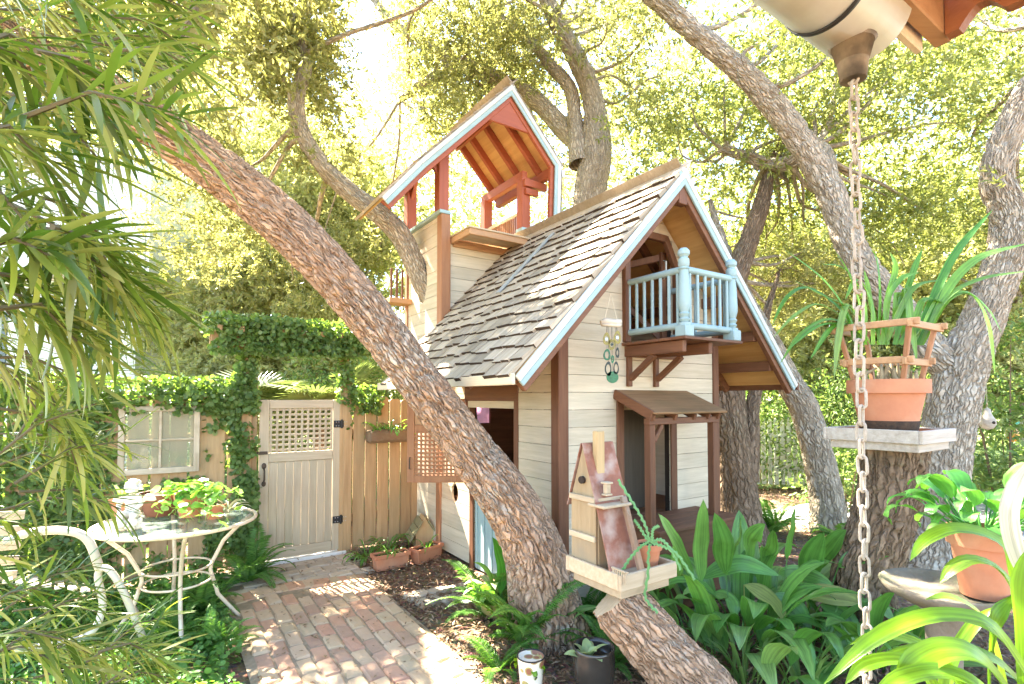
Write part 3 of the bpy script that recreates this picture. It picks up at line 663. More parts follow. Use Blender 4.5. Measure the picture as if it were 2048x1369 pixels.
q = MB(); q.tube([(-GW + .04, -.022, .80), (-GW + .04, -.06, .83), (-GW + .04, -.06, .91), (-GW + .04, -.022, .94)], .008, 8); q.ball((-GW + .04, -.024, .955), (.022, .006, .03)); q.ball((-GW + .04, -.024, .785), (.02, .006, .026)); q.build('handle', BRONZE, gate, True)
q = MB(); q.span((-GW - .03, -.03, 1.065), (-GW + .07, -.021, 1.095)); q.build('latch', BRONZE, gate)

def plank(x, wd, z0, z1, m, parent, y=0.0, th=.018):
    q = MB(); c = .02
    q.prism([(x - wd / 2, y, z0), (x + wd / 2, y, z0), (x + wd / 2, y, z1 - c), (x + wd / 2 - c, y, z1), (x - wd / 2 + c, y, z1), (x - wd / 2, y, z1 - c)], (0, -th, 0)); return q.build('plank', m, parent)
fr_ = empty('wooden_fence', HW(-.46, 2.5, 0), HROT); tag(fr_, 'short run of cedar plank fence between garden gate and playhouse', 'fence')
q = MB(); q.span((-.435, -.05, 0), (-.345, .045, 1.86)); q.build('post', FENCE_Z, fr_)
for z in (.35, 1.25):
    q = MB(); q.span((-.34, .001, z - .04), (.40, .035, z + .04)); q.build('rail', FENCE_U, fr_)
for i, x in enumerate((-.265, -.135, .0, .135, .265, .365)): plank(x, .118 if i < 5 else .07, .04, 1.60 + random.uniform(-.015, .02), FENCE_Z, fr_, 0, .02)
fl_ = empty('wooden_fence', HW(-2.8, 2.5, 0), HROT); tag(fl_, 'ivy-grown cedar plank fence behind the glass table', 'fence')
for x in (-1.3, -.35, 1.05):
    q = MB(); q.span((x - .045, -.02, 0), (x + .045, .07, 1.8)); q.build('post', FENCE_Z, fl_)
for z in (.35, 1.25):
    q = MB(); q.span((-1.6, .001, z - .04), (1.0, .035, z + .04)); q.build('rail', FENCE_U, fl_)
x = -1.55
while x < 1.0:
    wd = random.choice((.13, .14, .15)); plank(x, wd, .04, 1.62 + random.uniform(-.03, .03), FENCE_Z, fl_); x += wd + random.uniform(.006, .022)
# old sash window hung on the fence
wr = empty('old_window', HW(-2.475, 2.455, .95), HROT); tag(wr, 'old four-pane sash window hung on the ivy fence', 'window')
WW, WH = .295, .585
for (lo, hi, nm) in (((-WW, -.02, 0), (-WW + .045, .015, WH), 'stile'), ((WW - .045, -.02, 0), (WW, .015, WH), 'stile'), ((-WW + .046, -.02, 0), (WW - .046, .015, .05), 'rail'), ((-WW + .046, -.02, WH - .045), (WW - .046, .015, WH), 'rail'), ((-.010, -.016, .051), (.010, .010, WH - .046), 'muntin'), ((-WW + .046, -.0155, WH / 2 - .009), (-.0105, .0095, WH / 2 + .009), 'muntin'), ((.0105, -.0155, WH / 2 - .009), (WW - .046, .0095, WH / 2 + .009), 'muntin')):
    q = MB(); q.span(lo, hi, .003); q.build(nm, wood('sash_' + nm, (.55, .47, .34), (.36, .28, .18), 2 if nm == 'stile' else 0, stain=(.25, .2, .12), stain_scale=8) if 'sash_' + nm not in bpy.data.materials else bpy.data.materials['sash_' + nm], wr)
for a in (0, 1):
    for b in (0, 1):
        q = MB(); q.span((-WW + .046 if a == 0 else .0105, -.004, .051 if b == 0 else WH / 2 + .0095), (-.0105 if a == 0 else WW - .046, .0, WH / 2 - .0095 if b == 0 else WH - .046), .0005); q.build('pane', OLDGLASS, wr)
# arbor
ar = empty('garden_arbor', HW(-1.33, 2.5, 0), HROT); tag(ar, 'timber arbor over the garden gate, its beam overgrown with ivy', 'arbor')
for x, hgt in ((-.47, 2.08), (.44, 2.08)):
    q = MB(); q.span((x - .045, -.045, 0), (x + .045, .045, hgt), .006); q.build('post', FENCE_Z, ar)
for y in (-.10, .10):
    q = MB(); q.span((-.78, y - .022, 2.08), (.72, y + .022, 2.21), .005); q.build('beam', FENCE_U, ar)
for i in range(9):
    q = MB(); q.span((-.74 + i * .178, -.24, 2.212), (-.70 + i * .178, .24, 2.262)); q.build('cross_bar', FENCE_U, ar)
# ---------------------------------------------------------------- ivy
IVY = leafmat('ivy_leaf', [(.07, .12, .03), (.11, .18, .045), (.16, .24, .07), (.08, .14, .035), (.21, .28, .10)], .35, (2.2, 2.2, .8), rough=.4)
def ivy_box(n, u0, u1, v0, v1, z0, z1, skip=None, amp=.05, L=(.025, .05)):
    """ivy leaves on a face at v; thickness follows noise"""
    u = RNG.uniform(u0, u1, n); z = RNG.uniform(z0, z1, n); th = fbm(np.stack([u * 3, z * 3, u * 0], -1), 3, 9)
    k = RNG.random(n) < np.clip((th - .28) * 5, 0, 1)
    if skip is not None: k &= ~skip(u, z)
    u, z, th = u[k], z[k], th[k]; n = len(u)
    v = v0 + (v1 - v0) * RNG.random(n) - amp * (th - .3) * 2 * RNG.random(n)
    P = np.stack([HP.x + A_.x * u + B_.x * v, HP.y + A_.y * u + B_.y * v, z], -1)
    fd = np.array([-B_.x, -B_.y, .5]); nr = fd + RNG.normal(size=(n, 3)) * .55; d = np.stack([RNG.normal(size=n), RNG.normal(size=n), -.6 + RNG.normal(size=n) * .6], -1)
    Ls = RNG.uniform(L[0], L[1], n); return leaves(P, d, nr, Ls, Ls * .95, T_ROUND)
def merge(parts):
    V = []; F = []; b = 0
    for v, f in parts: V.append(v); F.append(f + b); b += len(v)
    return np.concatenate(V), np.concatenate(F)
wskip = lambda u, z: (u > -2.80) & (u < -2.15) & (z > .9) & (z < 1.56)
V, F = merge([ivy_box(15000, -4.1, -1.76, 2.46, 2.48, .05, 1.55, wskip, .07), ivy_box(6000, -4.1, -1.76, 2.40, 2.6, 1.48, 1.80, None, .16), ivy_box(2500, -2.12, -1.70, 2.40, 2.47, .1, 1.7, None, .10)])
tag(np_mesh('fence_ivy', V, F, IVY), 'dense green ivy climbing over the left plank fence', 'ivy', kind='stuff')
V, F = merge([ivy_box(5200, -2.16, -.60, 2.24, 2.74, 2.20, 2.38, None, .12), ivy_box(2600, -2.16, -.60, 2.30, 2.36, 2.02, 2.25, None, .10), ivy_box(2600, -1.90, -1.72, 2.38, 2.52, .3, 2.15, None, .07), ivy_box(700, -.97, -.80, 2.38, 2.5, 1.3, 2.1, None, .07), ivy_box(500, -.85, -.5, 2.40, 2.47, 1.45, 1.75, None, .07)])
tag(np_mesh('arbor_ivy', V, F, IVY), 'leafy vine spilling over the arbor beam and posts', 'vine', kind='stuff')
IVG = leafmat('ground_ivy_leaf', [(.07, .16, .03), (.11, .23, .045), (.16, .28, .07), (.09, .19, .035)], .35, (2.0, 2.1, .7), rough=.4)
tag(scatter_flat('ground_ivy', 17000, (-3.6, -2.0, -1.2, 2.45), .02, .042, .9, IVG, .01, .10, .5, T_ROUND, keep=lambda u, v, P: (u < -2.02 - .10 * np.sin(v * 5)) & (P[:, 1] > 1.2)), 'low green creeping ivy covering the ground beside the brick path', 'ground cover')
# ================================================================ trees
def barkmat(name, c1, c2, lichen, lamt=.6, crack=46.0):
    """plates and cracks follow the grain (UV: round the limb, along the limb, in metres)"""
    m, t, n, l, b = nodes(name); tc = n.new('ShaderNodeTexCoord')
    a = n.new('ShaderNodeTexNoise'); a.inputs['Scale'].default_value = 5; a.inputs['Detail'].default_value = 8; a.inputs['Roughness'].default_value = .7; l.new(tc.outputs['Object'], a.inputs[0])
    r = ramp(n, [(.3, c2), (.7, c1)]); l.new(a.outputs[0], r.inputs[0])
    wn = n.new('ShaderNodeTexNoise'); wn.inputs['Scale'].default_value = 14; wn.inputs['Detail'].default_value = 3; l.new(tc.outputs['UV'], wn.inputs[0])
    ws = n.new('ShaderNodeVectorMath'); ws.operation = 'SCALE'; ws.inputs[3].default_value = .05; l.new(wn.outputs['Color'], ws.inputs[0])
    wa = n.new('ShaderNodeVectorMath'); l.new(tc.outputs['UV'], wa.inputs[0]); l.new(ws.outputs[0], wa.inputs[1])
    mp = n.new('ShaderNodeMapping'); mp.inputs['Scale'].default_value = (crack, crack * .20, 1); l.new(wa.outputs[0], mp.inputs[0])
    vo = n.new('ShaderNodeTexVoronoi'); vo.feature = 'DISTANCE_TO_EDGE'; vo.inputs['Scale'].default_value = 1; l.new(mp.outputs[0], vo.inputs[0])
    vc = n.new('ShaderNodeTexVoronoi'); vc.inputs['Scale'].default_value = 1; l.new(mp.outputs[0], vc.inputs[0])
    pm_ = n.new('ShaderNodeMix'); pm_.data_type = 'RGBA'; pm_.blend_type = 'MULTIPLY'; pm_.inputs[0].default_value = .45; l.new(r.outputs[0], pm_.inputs[6]); bw = n.new('ShaderNodeRGBToBW'); l.new(vc.outputs['Color'], bw.inputs[0]); br_ = ramp(n, [(.2, (.75, .72, .7)), (.8, (1.35, 1.35, 1.35))]); l.new(bw.outputs[0], br_.inputs[0]); l.new(br_.outputs[0], pm_.inputs[7])
    k = n.new('ShaderNodeTexNoise'); k.inputs['Scale'].default_value = 26; k.inputs['Detail'].default_value = 6; l.new(tc.outputs['Object'], k.inputs[0])
    k2 = n.new('ShaderNodeTexNoise'); k2.inputs['Scale'].default_value = 1.7; l.new(tc.outputs['Object'], k2.inputs[0])
    mu = n.new('ShaderNodeMath'); mu.operation = 'MULTIPLY'; l.new(k.outputs[0], mu.inputs[0]); l.new(k2.outputs[0], mu.inputs[1])
    r2 = ramp(n, [(.27, (0, 0, 0)), (.36, (lamt,) * 3)]); l.new(mu.outputs[0], r2.inputs[0])
    mx = n.new('ShaderNodeMix'); mx.data_type = 'RGBA'; l.new(r2.outputs[0], mx.inputs[0]); l.new(pm_.outputs[2], mx.inputs[6]); mx.inputs[7].default_value = (*lichen, 1)
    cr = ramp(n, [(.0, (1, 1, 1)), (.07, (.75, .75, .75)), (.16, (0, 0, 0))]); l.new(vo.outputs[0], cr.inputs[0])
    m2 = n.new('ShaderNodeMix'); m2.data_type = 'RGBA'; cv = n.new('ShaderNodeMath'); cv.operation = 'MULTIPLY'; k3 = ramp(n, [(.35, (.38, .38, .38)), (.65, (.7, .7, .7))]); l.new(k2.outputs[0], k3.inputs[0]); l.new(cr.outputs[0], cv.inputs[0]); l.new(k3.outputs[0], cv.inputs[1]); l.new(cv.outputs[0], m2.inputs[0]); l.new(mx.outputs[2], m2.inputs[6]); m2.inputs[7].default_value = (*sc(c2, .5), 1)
    l.new(m2.outputs[2], b.inputs['Base Color']); b.inputs['Roughness'].default_value = .95; b.inputs['Specular IOR Level'].default_value = .12
    hr = ramp(n, [(0, (0, 0, 0)), (.22, (1, 1, 1))]); l.new(vo.outputs[0], hr.inputs[0])
    nb = n.new('ShaderNodeTexNoise'); nb.inputs['Scale'].default_value = 60; nb.inputs['Detail'].default_value = 6; l.new(tc.outputs['Object'], nb.inputs[0])
    b1 = n.new('ShaderNodeBump'); b1.inputs['Strength'].default_value = .95; b1.inputs['Distance'].default_value = .02; l.new(hr.outputs[0], b1.inputs['Height'])
    bp = n.new('ShaderNodeBump'); bp.inputs['Strength'].default_value = .6; bp.inputs['Distance'].default_value = .008; l.new(nb.outputs[0], bp.inputs['Height']); l.new(b1.outputs[0], bp.inputs['Normal']); l.new(bp.outputs[0], b.inputs['Normal'])
    return m
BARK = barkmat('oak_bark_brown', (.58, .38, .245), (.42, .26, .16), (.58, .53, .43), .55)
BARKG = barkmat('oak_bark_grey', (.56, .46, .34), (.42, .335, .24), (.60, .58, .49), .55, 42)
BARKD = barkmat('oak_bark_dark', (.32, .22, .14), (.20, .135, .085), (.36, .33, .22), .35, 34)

def catmull(P, n):
    P = np.array(P, float); P = np.vstack([2 * P[0] - P[1], P, 2 * P[-1] - P[-2]]); m = len(P) - 3
    t = np.linspace(0, m - 1e-6, n); i = t.astype(int); f = (t - i)[:, None]
    a, b, c, d = P[i], P[i + 1], P[i + 2], P[i + 3]
    return .5 * (2 * b + (c - a) * f + (2 * a - 5 * b + 4 * c - d) * f ** 2 + (3 * b - a - 3 * c + d) * f ** 3)
def trunk(name, pts, mat_, parent, bark=.012, cell=.05, around=64, step=.02, flare=0, seed=1, lump=.12, cut=False):
    """pts: (x,y,z,r) list -> barky limb: furrows run along the grain"""
    C = catmull(pts, 400); seg = np.linalg.norm(np.diff(C[:, :3], axis=0), axis=1); L = seg.sum(); n = max(8, int(L / step))
    s = np.concatenate([[0], np.cumsum(seg)]); ss = np.linspace(0, L, n); C = np.stack([np.interp(ss, s, C[:, k]) for k in range(4)], -1)
    X = C[:, :3]; T = unit(np.gradient(X, axis=0)); u = np.cross(T[0], [0, 0, 1.0]); u = u / max(np.linalg.norm(u), 1e-6) if np.linalg.norm(u) > .05 else np.array([1.0, 0, 0]); U = []
    for i in range(n): u = u - T[i] * np.dot(u, T[i]); u = u / np.linalg.norm(u); U.append(u)
    U = np.array(U); W_ = np.cross(T, U); th = np.linspace(0, 2 * np.pi, around, endpoint=False)
    R = C[:, 3][:, None] * np.ones((1, around)); co, si = np.cos(th)[None], np.sin(th)[None]
    if flare: R = R * (1 + flare * np.exp(-ss / .22))[:, None] * (1 + .12 * np.exp(-ss / .3)[:, None] * np.sin(th * 4 + 1)[None])
    Q = np.stack([R * co, R * si, np.repeat(ss[:, None], around, 1)], -1)
    big = fbm(Q * np.array([3, 3, 2.0]), 3, seed) - .5
    wrp = (fbm(Q / cell * np.array([.7, .7, .3]), 2, seed + 3) - .5) * 1.6
    q = Q / cell * np.array([1, 1, .22]); q[..., 0] += wrp; q[..., 1] += wrp
    r1 = np.abs(2 * vnoise(q, seed + 7) - 1); r2 = np.abs(2 * vnoise(q * np.array([2.1, 2.1, 2.6]), seed + 8) - 1)
    ridge = np.clip(r1 * 3.4, 0, 1) * .72 + np.clip(r2 * 2.4, 0, 1) * .28
    Rr = R * (1 + lump * big) + bark * (ridge - .7)
    V = X[:, None, :] + U[:, None, :] * (Rr * co)[..., None] + W_[:, None, :] * (Rr * si)[..., None]
    ii, kk = np.meshgrid(np.arange(n - 1), np.arange(around), indexing='ij')
    F = np.stack([ii * around + kk, ii * around + (kk + 1) % around, (ii + 1) * around + (kk + 1) % around, (ii + 1) * around + kk], -1).reshape(-1, 4)
    V = V.reshape(-1, 3); e0 = len(V); V = np.vstack([V, X[0] , X[-1]])
    k = np.arange(around); c0 = np.stack([k, (k + 1) % around, np.full(around, e0), np.full(around, e0)], -1)
    o = np_mesh(name, V, F, mat_, parent, True); uvl = o.data.uv_layers.new(name='UVMap'); r_m = float(C[:, 3].mean())
    uu = np.stack([kk, kk + 1, kk + 1, kk], -1).reshape(-1) * (2 * np.pi * r_m / around); vv = np.stack([ss[ii], ss[ii], ss[ii + 1], ss[ii + 1]], -1).reshape(-1)
    if len(uu) == len(o.data.loops): uvl.data.foreach_set('uv', np.stack([uu, vv], -1).astype(np.float32).ravel())
    if cut:
        b = (n - 1) * around; cap = MB(); cap.add([tuple(v) for v in V[b:b + around]], [tuple(range(around))]); cap.build('cut_face', PINE_U, parent)
    return o
def wp(px, py, d, w):      # a limb station: pixel centre, depth, width in pixels
    p = pt(px, py, d); return (p.x, p.y, p.z, w / 2 / FPX * d)
def rel(pts, o): return [(p[0] - o[0], p[1] - o[1], p[2] - o[2], p[3]) for p in pts]

OAKL = leafmat('oak_leaf', [(.14, .155, .05), (.21, .22, .08), (.28, .28, .12), (.35, .34, .17), (.17, .185, .06), (.40, .38, .21)], .45, (1.7, 1.6, .95), rough=.5, spec=.25)
OAKD = leafmat('oak_leaf_green', [(.13, .165, .04), (.19, .22, .06), (.26, .28, .09), (.33, .335, .13), (.16, .19, .05)], .42, (1.7, 1.65, .95), rough=.45, spec=.3)
FARL = leafmat('far_leaf', [(.28, .30, .12), (.36, .37, .17), (.44, .43, .22), (.22, .25, .09)], .45, (1.6, 1.55, .95), rough=.6, spec=.2)
def sungap(P):
    """gaps in the canopy through which sun reaches the yard"""
    k = P[:, 2] / SUN_DIR.z; G = np.stack([P[:, 0] - SUN_DIR.x * k, P[:, 1] - SUN_DIR.y * k, P[:, 0] * 0], -1)
    inside = (G[:, 0] > -1.95) & (G[:, 0] < .6) & (G[:, 1] > 2.7) & (G[:, 1] < 8)
    return inside & (fbm(G * 1.15 + 3.3, 3, 21) > .465)
def in_gap(px, py):
    """open sky between the crowns"""
    c = np.interp(py, [-80, 0, 100, 200, 300, 420, 470], [705, 715, 735, 745, 770, 800, 800]); h = np.interp(py, [-80, 0, 100, 200, 300, 420, 470], [30, 28, 28, 42, 46, 40, 0])
    a = np.abs(px - c) < h + 34; b = (np.abs(px - 432) < 34) & (np.abs(py - 105) < 30); d = (np.abs(px - 1385) < 46) & (np.abs(py - 62) < 34); e = (np.abs(px - 1318) < 30) & (np.abs(py - 112) < 22)
    return a | b | d | e | ((np.abs(px - 1500) < 40) & (py < 60) & (py > -60))
def crown(regions, per, leafL, leafW, rad=(.28, .6), sprig=10, mask=True):
    """regions: (px, py, rx, ry, depth0, depth1, clumps): leaf clumps in an ellipsoid of the crown; returns leaf arrays and clump centres"""
    Bs, Ds, Cs = [], [], []
    for (px, py, rx, ry, d0, d1, nc) in regions:
        for _ in range(nc):
            for _t in range(8):
                a, r = RNG.uniform(0, 2 * np.pi), math.sqrt(RNG.random()); x, y = px + rx * r * math.cos(a), py + ry * r * math.sin(a)
                if not (mask and in_gap(np.array([x]), np.array([y]))[0]): break
            else: continue
            c = np.array(pt(x, y, RNG.uniform(d0, d1))); Cs.append(c); R = RNG.uniform(*rad)
            ns = max(3, int(per / sprig * (R / .45) ** 2)); o = rdirs(ns) * (RNG.random((ns, 1)) ** .45) * R * np.array([1.15, 1.15, .75]); sc_ = c + o
            out = unit(o + RNG.normal(size=(ns, 3)) * R * .35 + np.array([0, 0, -.08]))
            k = sprig; tt = np.tile(np.linspace(0, 1, k), ns); b = np.repeat(sc_, k, 0) + np.repeat(out, k, 0) * (tt[:, None] * .15) ; d = np.repeat(out, k, 0) * .7 + RNG.normal(size=(ns * k, 3)) * .75
            Bs.append(b); Ds.append(d)
    Bs = np.concatenate(Bs); Ds = np.concatenate(Ds)
    if mask:
        k = ~sungap(Bs); Bs, Ds = Bs[k], Ds[k]
    n = len(Bs); L = RNG.uniform(leafL[0], leafL[1], n)
    return leaves(Bs, Ds, RNG.normal(size=(n, 3)) + np.array([0, 0, .5]), L, L * leafW, T_DIAMOND), np.array(Cs)
NLEAF = 0
def tree(name, label, base, limbs, regions, per=330, m=None, leafm=None, leafL=(.055, .095), leafW=.36, rad=(.24, .58), twigs=30, mask=True, around=60, step=.025, bark=.024, cell=.05, group=None):
    global NLEAF
    o = empty(name, base); tag(o, label, 'tree', group)
    limbs = [list(l_) for l_ in limbs]; q_ = limbs[0][0]; limbs[0][0] = (q_[0], q_[1], -.12, q_[3])
    for k, lb in enumerate(limbs): trunk('trunk' if k == 0 else 'limb', rel(lb, base), m, o, bark, cell, around if k == 0 else max(20, around * 2 // 3), step, .35 if k == 0 else 0, 3 + k)
    if regions:
        (V, F), C = crown(regions, per, leafL, leafW, rad, mask=mask); NLEAF += len(F) // 2
        np_mesh('crown', V - np.array(base), F, leafm, o)
        S = np.array([p for lb in limbs for p in catmull(lb, 30)])
        idx = [j for j in RNG.permutation(len(C)) if not (mask and sungap(C[j:j + 1])[0])][:twigs]
        for j in idx:
            d = np.linalg.norm(S[:, :3] - C[j], axis=1) + .15 * np.maximum(0, S[:, 2] - C[j][2]); q = S[np.argmin(d)]; r0 = min(q[3] * .5, .034); e = C[j]; mid = (q[:3] + e) / 2 + RNG.normal(size=3) * .12
            if np.linalg.norm(e - q[:3]) > 4.5: continue
            pts = [(*q[:3], r0), (*(q[:3] * .6 + mid * .4 + RNG.normal(size=3) * .04), r0 * .8), (*mid, r0 * .6), (*(mid * .4 + e * .6 + RNG.normal(size=3) * .06), r0 * .4), (*e, .006)]
            trunk('branch', rel(pts, base), m, o, .004, .04, 10, .07, 0, 5, .1)
    return o
# the leaning oak in front of the playhouse
mt = [wp(1096, 1262, 3.62, 150), wp(1086, 1195, 3.64, 132), wp(1066, 1100, 3.66, 116), wp(1020, 1008, 3.66, 104), wp(943, 903, 3.64, 92), wp(833, 756, 3.6, 84), wp(745, 640, 3.56, 88), wp(650, 530, 3.5, 92), wp(560, 440, 3.45, 92), wp(470, 366, 3.4, 90), wp(380, 300, 3.36, 88), wp(290, 238, 3.3, 86), wp(180, 170, 3.25, 82), wp(40, 95, 3.2, 76), wp(-160, 0, 3.1, 66)]
b0_ = (mt[0][0], mt[0][1], 0)
lo_ = empty('leaning_oak_tree', b0_); tag(lo_, 'oak with thick furrowed trunk leaning across in front of the playhouse', 'tree')
mt[0] = (mt[0][0], mt[0][1], -.06, mt[0][3])
trunk('trunk', rel(mt, b0_), BARK, lo_, .036, .036, 230, .0075, .12, 2, .10)
trunk('limb', rel([wp(300, 245, 3.3, 60), wp(330, 150, 3.4, 48), wp(380, 60, 3.5, 40), wp(410, -60, 3.6, 32)], b0_), BARKG, lo_, .01, .04, 30, .03, 0, 4)
(V, F), C = crown([(160, 60, 420, 160, 3.0, 4.6, 26), (-250, 0, 300, 300, 2.5, 4.5, 30), (420, -60, 220, 90, 3.4, 4.6, 10), (560, -360, 420, 170, 3.0, 5.2, 46), (40, -420, 420, 220, 1.8, 4.2, 50), (1000, -330, 260, 150, 3.4, 5.4, 22)], 300, (.06, .10), .36)  # clumps high above the frame are added to shade the foreground plants
np_mesh('crown', V - np.array(b0_), F, OAKL, lo_)
# sawn-off leaning trunk that carries the bird-house tray
st1 = [wp(1470, 1460, 2.70, 128), wp(1400, 1385, 2.72, 122), wp(1320, 1300, 2.76, 114), wp(1245, 1218, 2.80, 108), wp(1226, 1196, 2.81, 104)]
b1_ = (st1[0][0], st1[0][1], 0); st1[0] = (st1[0][0], st1[0][1], -.15, st1[0][3]); so_ = empty('sawn_trunk', b1_); tag(so_, 'sawn leaning oak trunk carrying the tray with the bird house', 'tree trunk')
trunk('trunk', rel(st1, b1_), BARK, so_, .030, .036, 160, .008, .1, 12, .08, True)
st2 = [wp(1705, 1275, 3.55, 118), wp(1728, 1160, 3.52, 108), wp(1758, 1060, 3.48, 106), wp(1782, 980, 3.44, 108), wp(1788, 900, 3.42, 114), wp(1788, 886, 3.42, 112)]
b2_ = (st2[0][0], st2[0][1], 0); st2[0] = (st2[0][0], st2[0][1], -.12, st2[0][3]); so2 = empty('sawn_trunk', b2_); tag(so2, 'dark sawn trunk holding up the tray with the orchid pot', 'tree trunk')
trunk('trunk', rel(st2, b2_), BARKD, so2, .032, .045, 140, .010, .15, 15, .12, True)
# oak whose limb leaves through the tower wall
h0, h1, h2, h3 = HW(.55, 2.47, 0), HW(.52, 2.47, 1.4), HW(.30, 2.47, 2.4), HW(-.01, 2.47, 2.93)
tl = [(*h0, .17), (*h1, .16), (*h2, .13), (*h3, .118), wp(805, 478, 5.9, 42), wp(760, 430, 5.85, 39), wp(700, 385, 5.8, 36), wp(648, 335, 5.8, 33), wp(606, 270, 5.85, 30), wp(592, 200, 5.9, 30), wp(610, 130, 6.0, 24), wp(590, 40, 6.1, 18)]
tree('oak_tree', 'oak whose pale limb pokes out through the hole in the tower wall', (h0.x, h0.y, 0), [tl], [(560, 40, 160, 140, 5.6, 7.8, 50), (520, 230, 180, 160, 5.8, 8.2, 52), (640, 380, 130, 120, 5.9, 8.2, 32), (430, 200, 130, 160, 5.8, 7.8, 16), (420, 420, 110, 130, 6.2, 8, 14), (820, -190, 280, 110, 5.0, 6.8, 30), (660, 500, 110, 110, 7.0, 9.0, 18), (520, 420, 120, 110, 7, 9, 16)], per=420, m=BARKG, leafm=OAKL, step=.025, twigs=16)  # the clump above the frame is added to shade the bird bath and pot
# oak behind the playhouse
bt = [wp(1160, 1003, 8.2, 80), wp(1168, 700, 8.1, 72), wp(1178, 420, 8.0, 66), wp(1192, 300, 8.0, 60), wp(1186, 200, 8.0, 42), wp(1152, 115, 7.9, 38), wp(1112, 40, 7.8, 34), wp(1072, -50, 7.7, 30)]
bl = [wp(1160, 330, 8.0, 45), wp(1150, 240, 8.1, 30), wp(1140, 178, 8.1, 26), wp(1100, 130, 8.2, 24), wp(1060, 84, 8.3, 21), wp(1000, 30, 8.4, 16), wp(960, -40, 8.5, 14)]
bl2 = [wp(1172, 300, 8.1, 41), wp(1130, 262, 8.3, 38), wp(1075, 205, 8.5, 34), wp(1010, 165, 8.7, 30), wp(930, 130, 8.8, 26), wp(850, 92, 8.9, 20), wp(780, 40, 9, 16), wp(735, -20, 9, 14)]
bl3 = [wp(930, 130, 8.8, 30), wp(860, 160, 8.6, 20), wp(800, 200, 8.5, 12)]
tree('oak_tree', 'tall forked oak rising behind the tower and the shingled roof', (bt[0][0], bt[0][1], 0), [bt, bl, bl2, bl3], [(900, 60, 170, 120, 7.2, 10, 66), (860, 190, 120, 90, 7.4, 9.6, 34), (1010, 190, 120, 120, 8.5, 10.5, 24), (1080, 20, 170, 110, 6.8, 9.8, 34), (1270, 120, 120, 120, 7, 10, 24), (1250, 260, 90, 120, 8, 10.5, 16), (930, 320, 180, 90, 8.8, 10.5, 20), (700, 560, 120, 90, 8.8, 10.5, 12), (960, -120, 300, 90, 6, 9, 30)], per=270, m=BARKG, leafm=OAKL, twigs=50, step=.03)
# forked oak at the right
rt = [wp(1862, 1140, 5.0, 105), wp(1880, 1000, 5.0, 93), wp(1890, 900, 5.0, 86), wp(1908, 800, 5.0, 86), wp(1930, 715, 5.0, 83), wp(1965, 640, 4.98, 70), wp(2002, 540, 4.95, 65), wp(2018, 440, 4.9, 59), wp(1992, 345, 4.85, 53), wp(2030, 240, 4.8, 52), wp(2080, 150, 4.7, 46), wp(2170, 30, 4.6, 38)]
rl = [wp(1918, 745, 5.0, 65), wp(1866, 704, 5.1, 61), wp(1790, 610, 5.3, 55), wp(1708, 505, 5.5, 52), wp(1655, 375, 5.7, 50), wp(1575, 245, 5.8, 48), wp(1485, 145, 5.9, 43), wp(1390, 66, 6.0, 39), wp(1300, -10, 6.1, 33), wp(1180, -90, 6.2, 26)]
rl2 = [wp(1660, 400, 5.8, 40), wp(1640, 300, 6.2, 30), wp(1560, 330, 6.6, 26), wp(1450, 300, 6.9, 18)]
tree('forked_oak_tree', 'big forked oak with grey bark standing behind the orchid pot', (rt[0][0], rt[0][1], 0), [rt, rl, rl2], [(1420, 250, 170, 130, 6.4, 9, 34), (1600, 160, 200, 150, 6.2, 9, 44), (1800, 250, 200, 190, 6, 9, 56), (1960, 120, 150, 150, 5.2, 8, 30), (1620, 420, 170, 130, 6.8, 9.5, 42), (1900, 450, 180, 130, 6.4, 9, 34), (1700, 30, 300, 90, 5, 8, 34), (1400, -60, 250, 60, 5.5, 8, 20), (2150, 300, 120, 300, 4.6, 8, 26), (1500, 520, 110, 110, 8.5, 10.5, 18)], per=235, m=BARKG, leafm=OAKD, twigs=60, around=110, step=.014, bark=.032)
ta = [wp(1482, 1080, 6.1, 94), wp(1470, 960, 6.1, 77), wp(1458, 860, 6.1, 70), wp(1452, 780, 6.15, 67), wp(1446, 680, 6.2, 59), wp(1470, 560, 6.4, 45), wp(1520, 420, 6.6, 32), wp(1545, 330, 6.8, 20), wp(1590, 230, 7.0, 6)]
tb = [wp(1490, 960, 6.1, 50), wp(1500, 880, 6.15, 36), wp(1503, 820, 6.2, 28), wp(1515, 760, 6.3, 24), wp(1530, 640, 6.5, 16), wp(1560, 540, 6.8, 4)]
tree('oak_tree', 'oak with twin stems close beside the right corner of the playhouse', (ta[0][0], ta[0][1], 0), [ta, tb], [(1540, 620, 110, 110, 6.8, 9, 16)], m=BARKD, leafm=OAKL, twigs=8, step=.022)
tc_ = [wp(1662, 1080, 6.3, 66), wp(1650, 980, 6.3, 60), wp(1628, 880, 6.3, 54), wp(1606, 812, 6.3, 52), wp(1572, 756, 6.35, 48), wp(1540, 690, 6.4, 42), wp(1490, 600, 6.5, 34), wp(1440, 480, 6.7, 22), wp(1420, 400, 6.8, 6)]
tree('oak_tree', 'slim grey oak trunk leaning towards the playhouse roof', (tc_[0][0], tc_[0][1], 0), [tc_], [(1560, 560, 120, 100, 7, 9, 14)], m=BARKG, leafm=OAKL, twigs=8, step=.022)
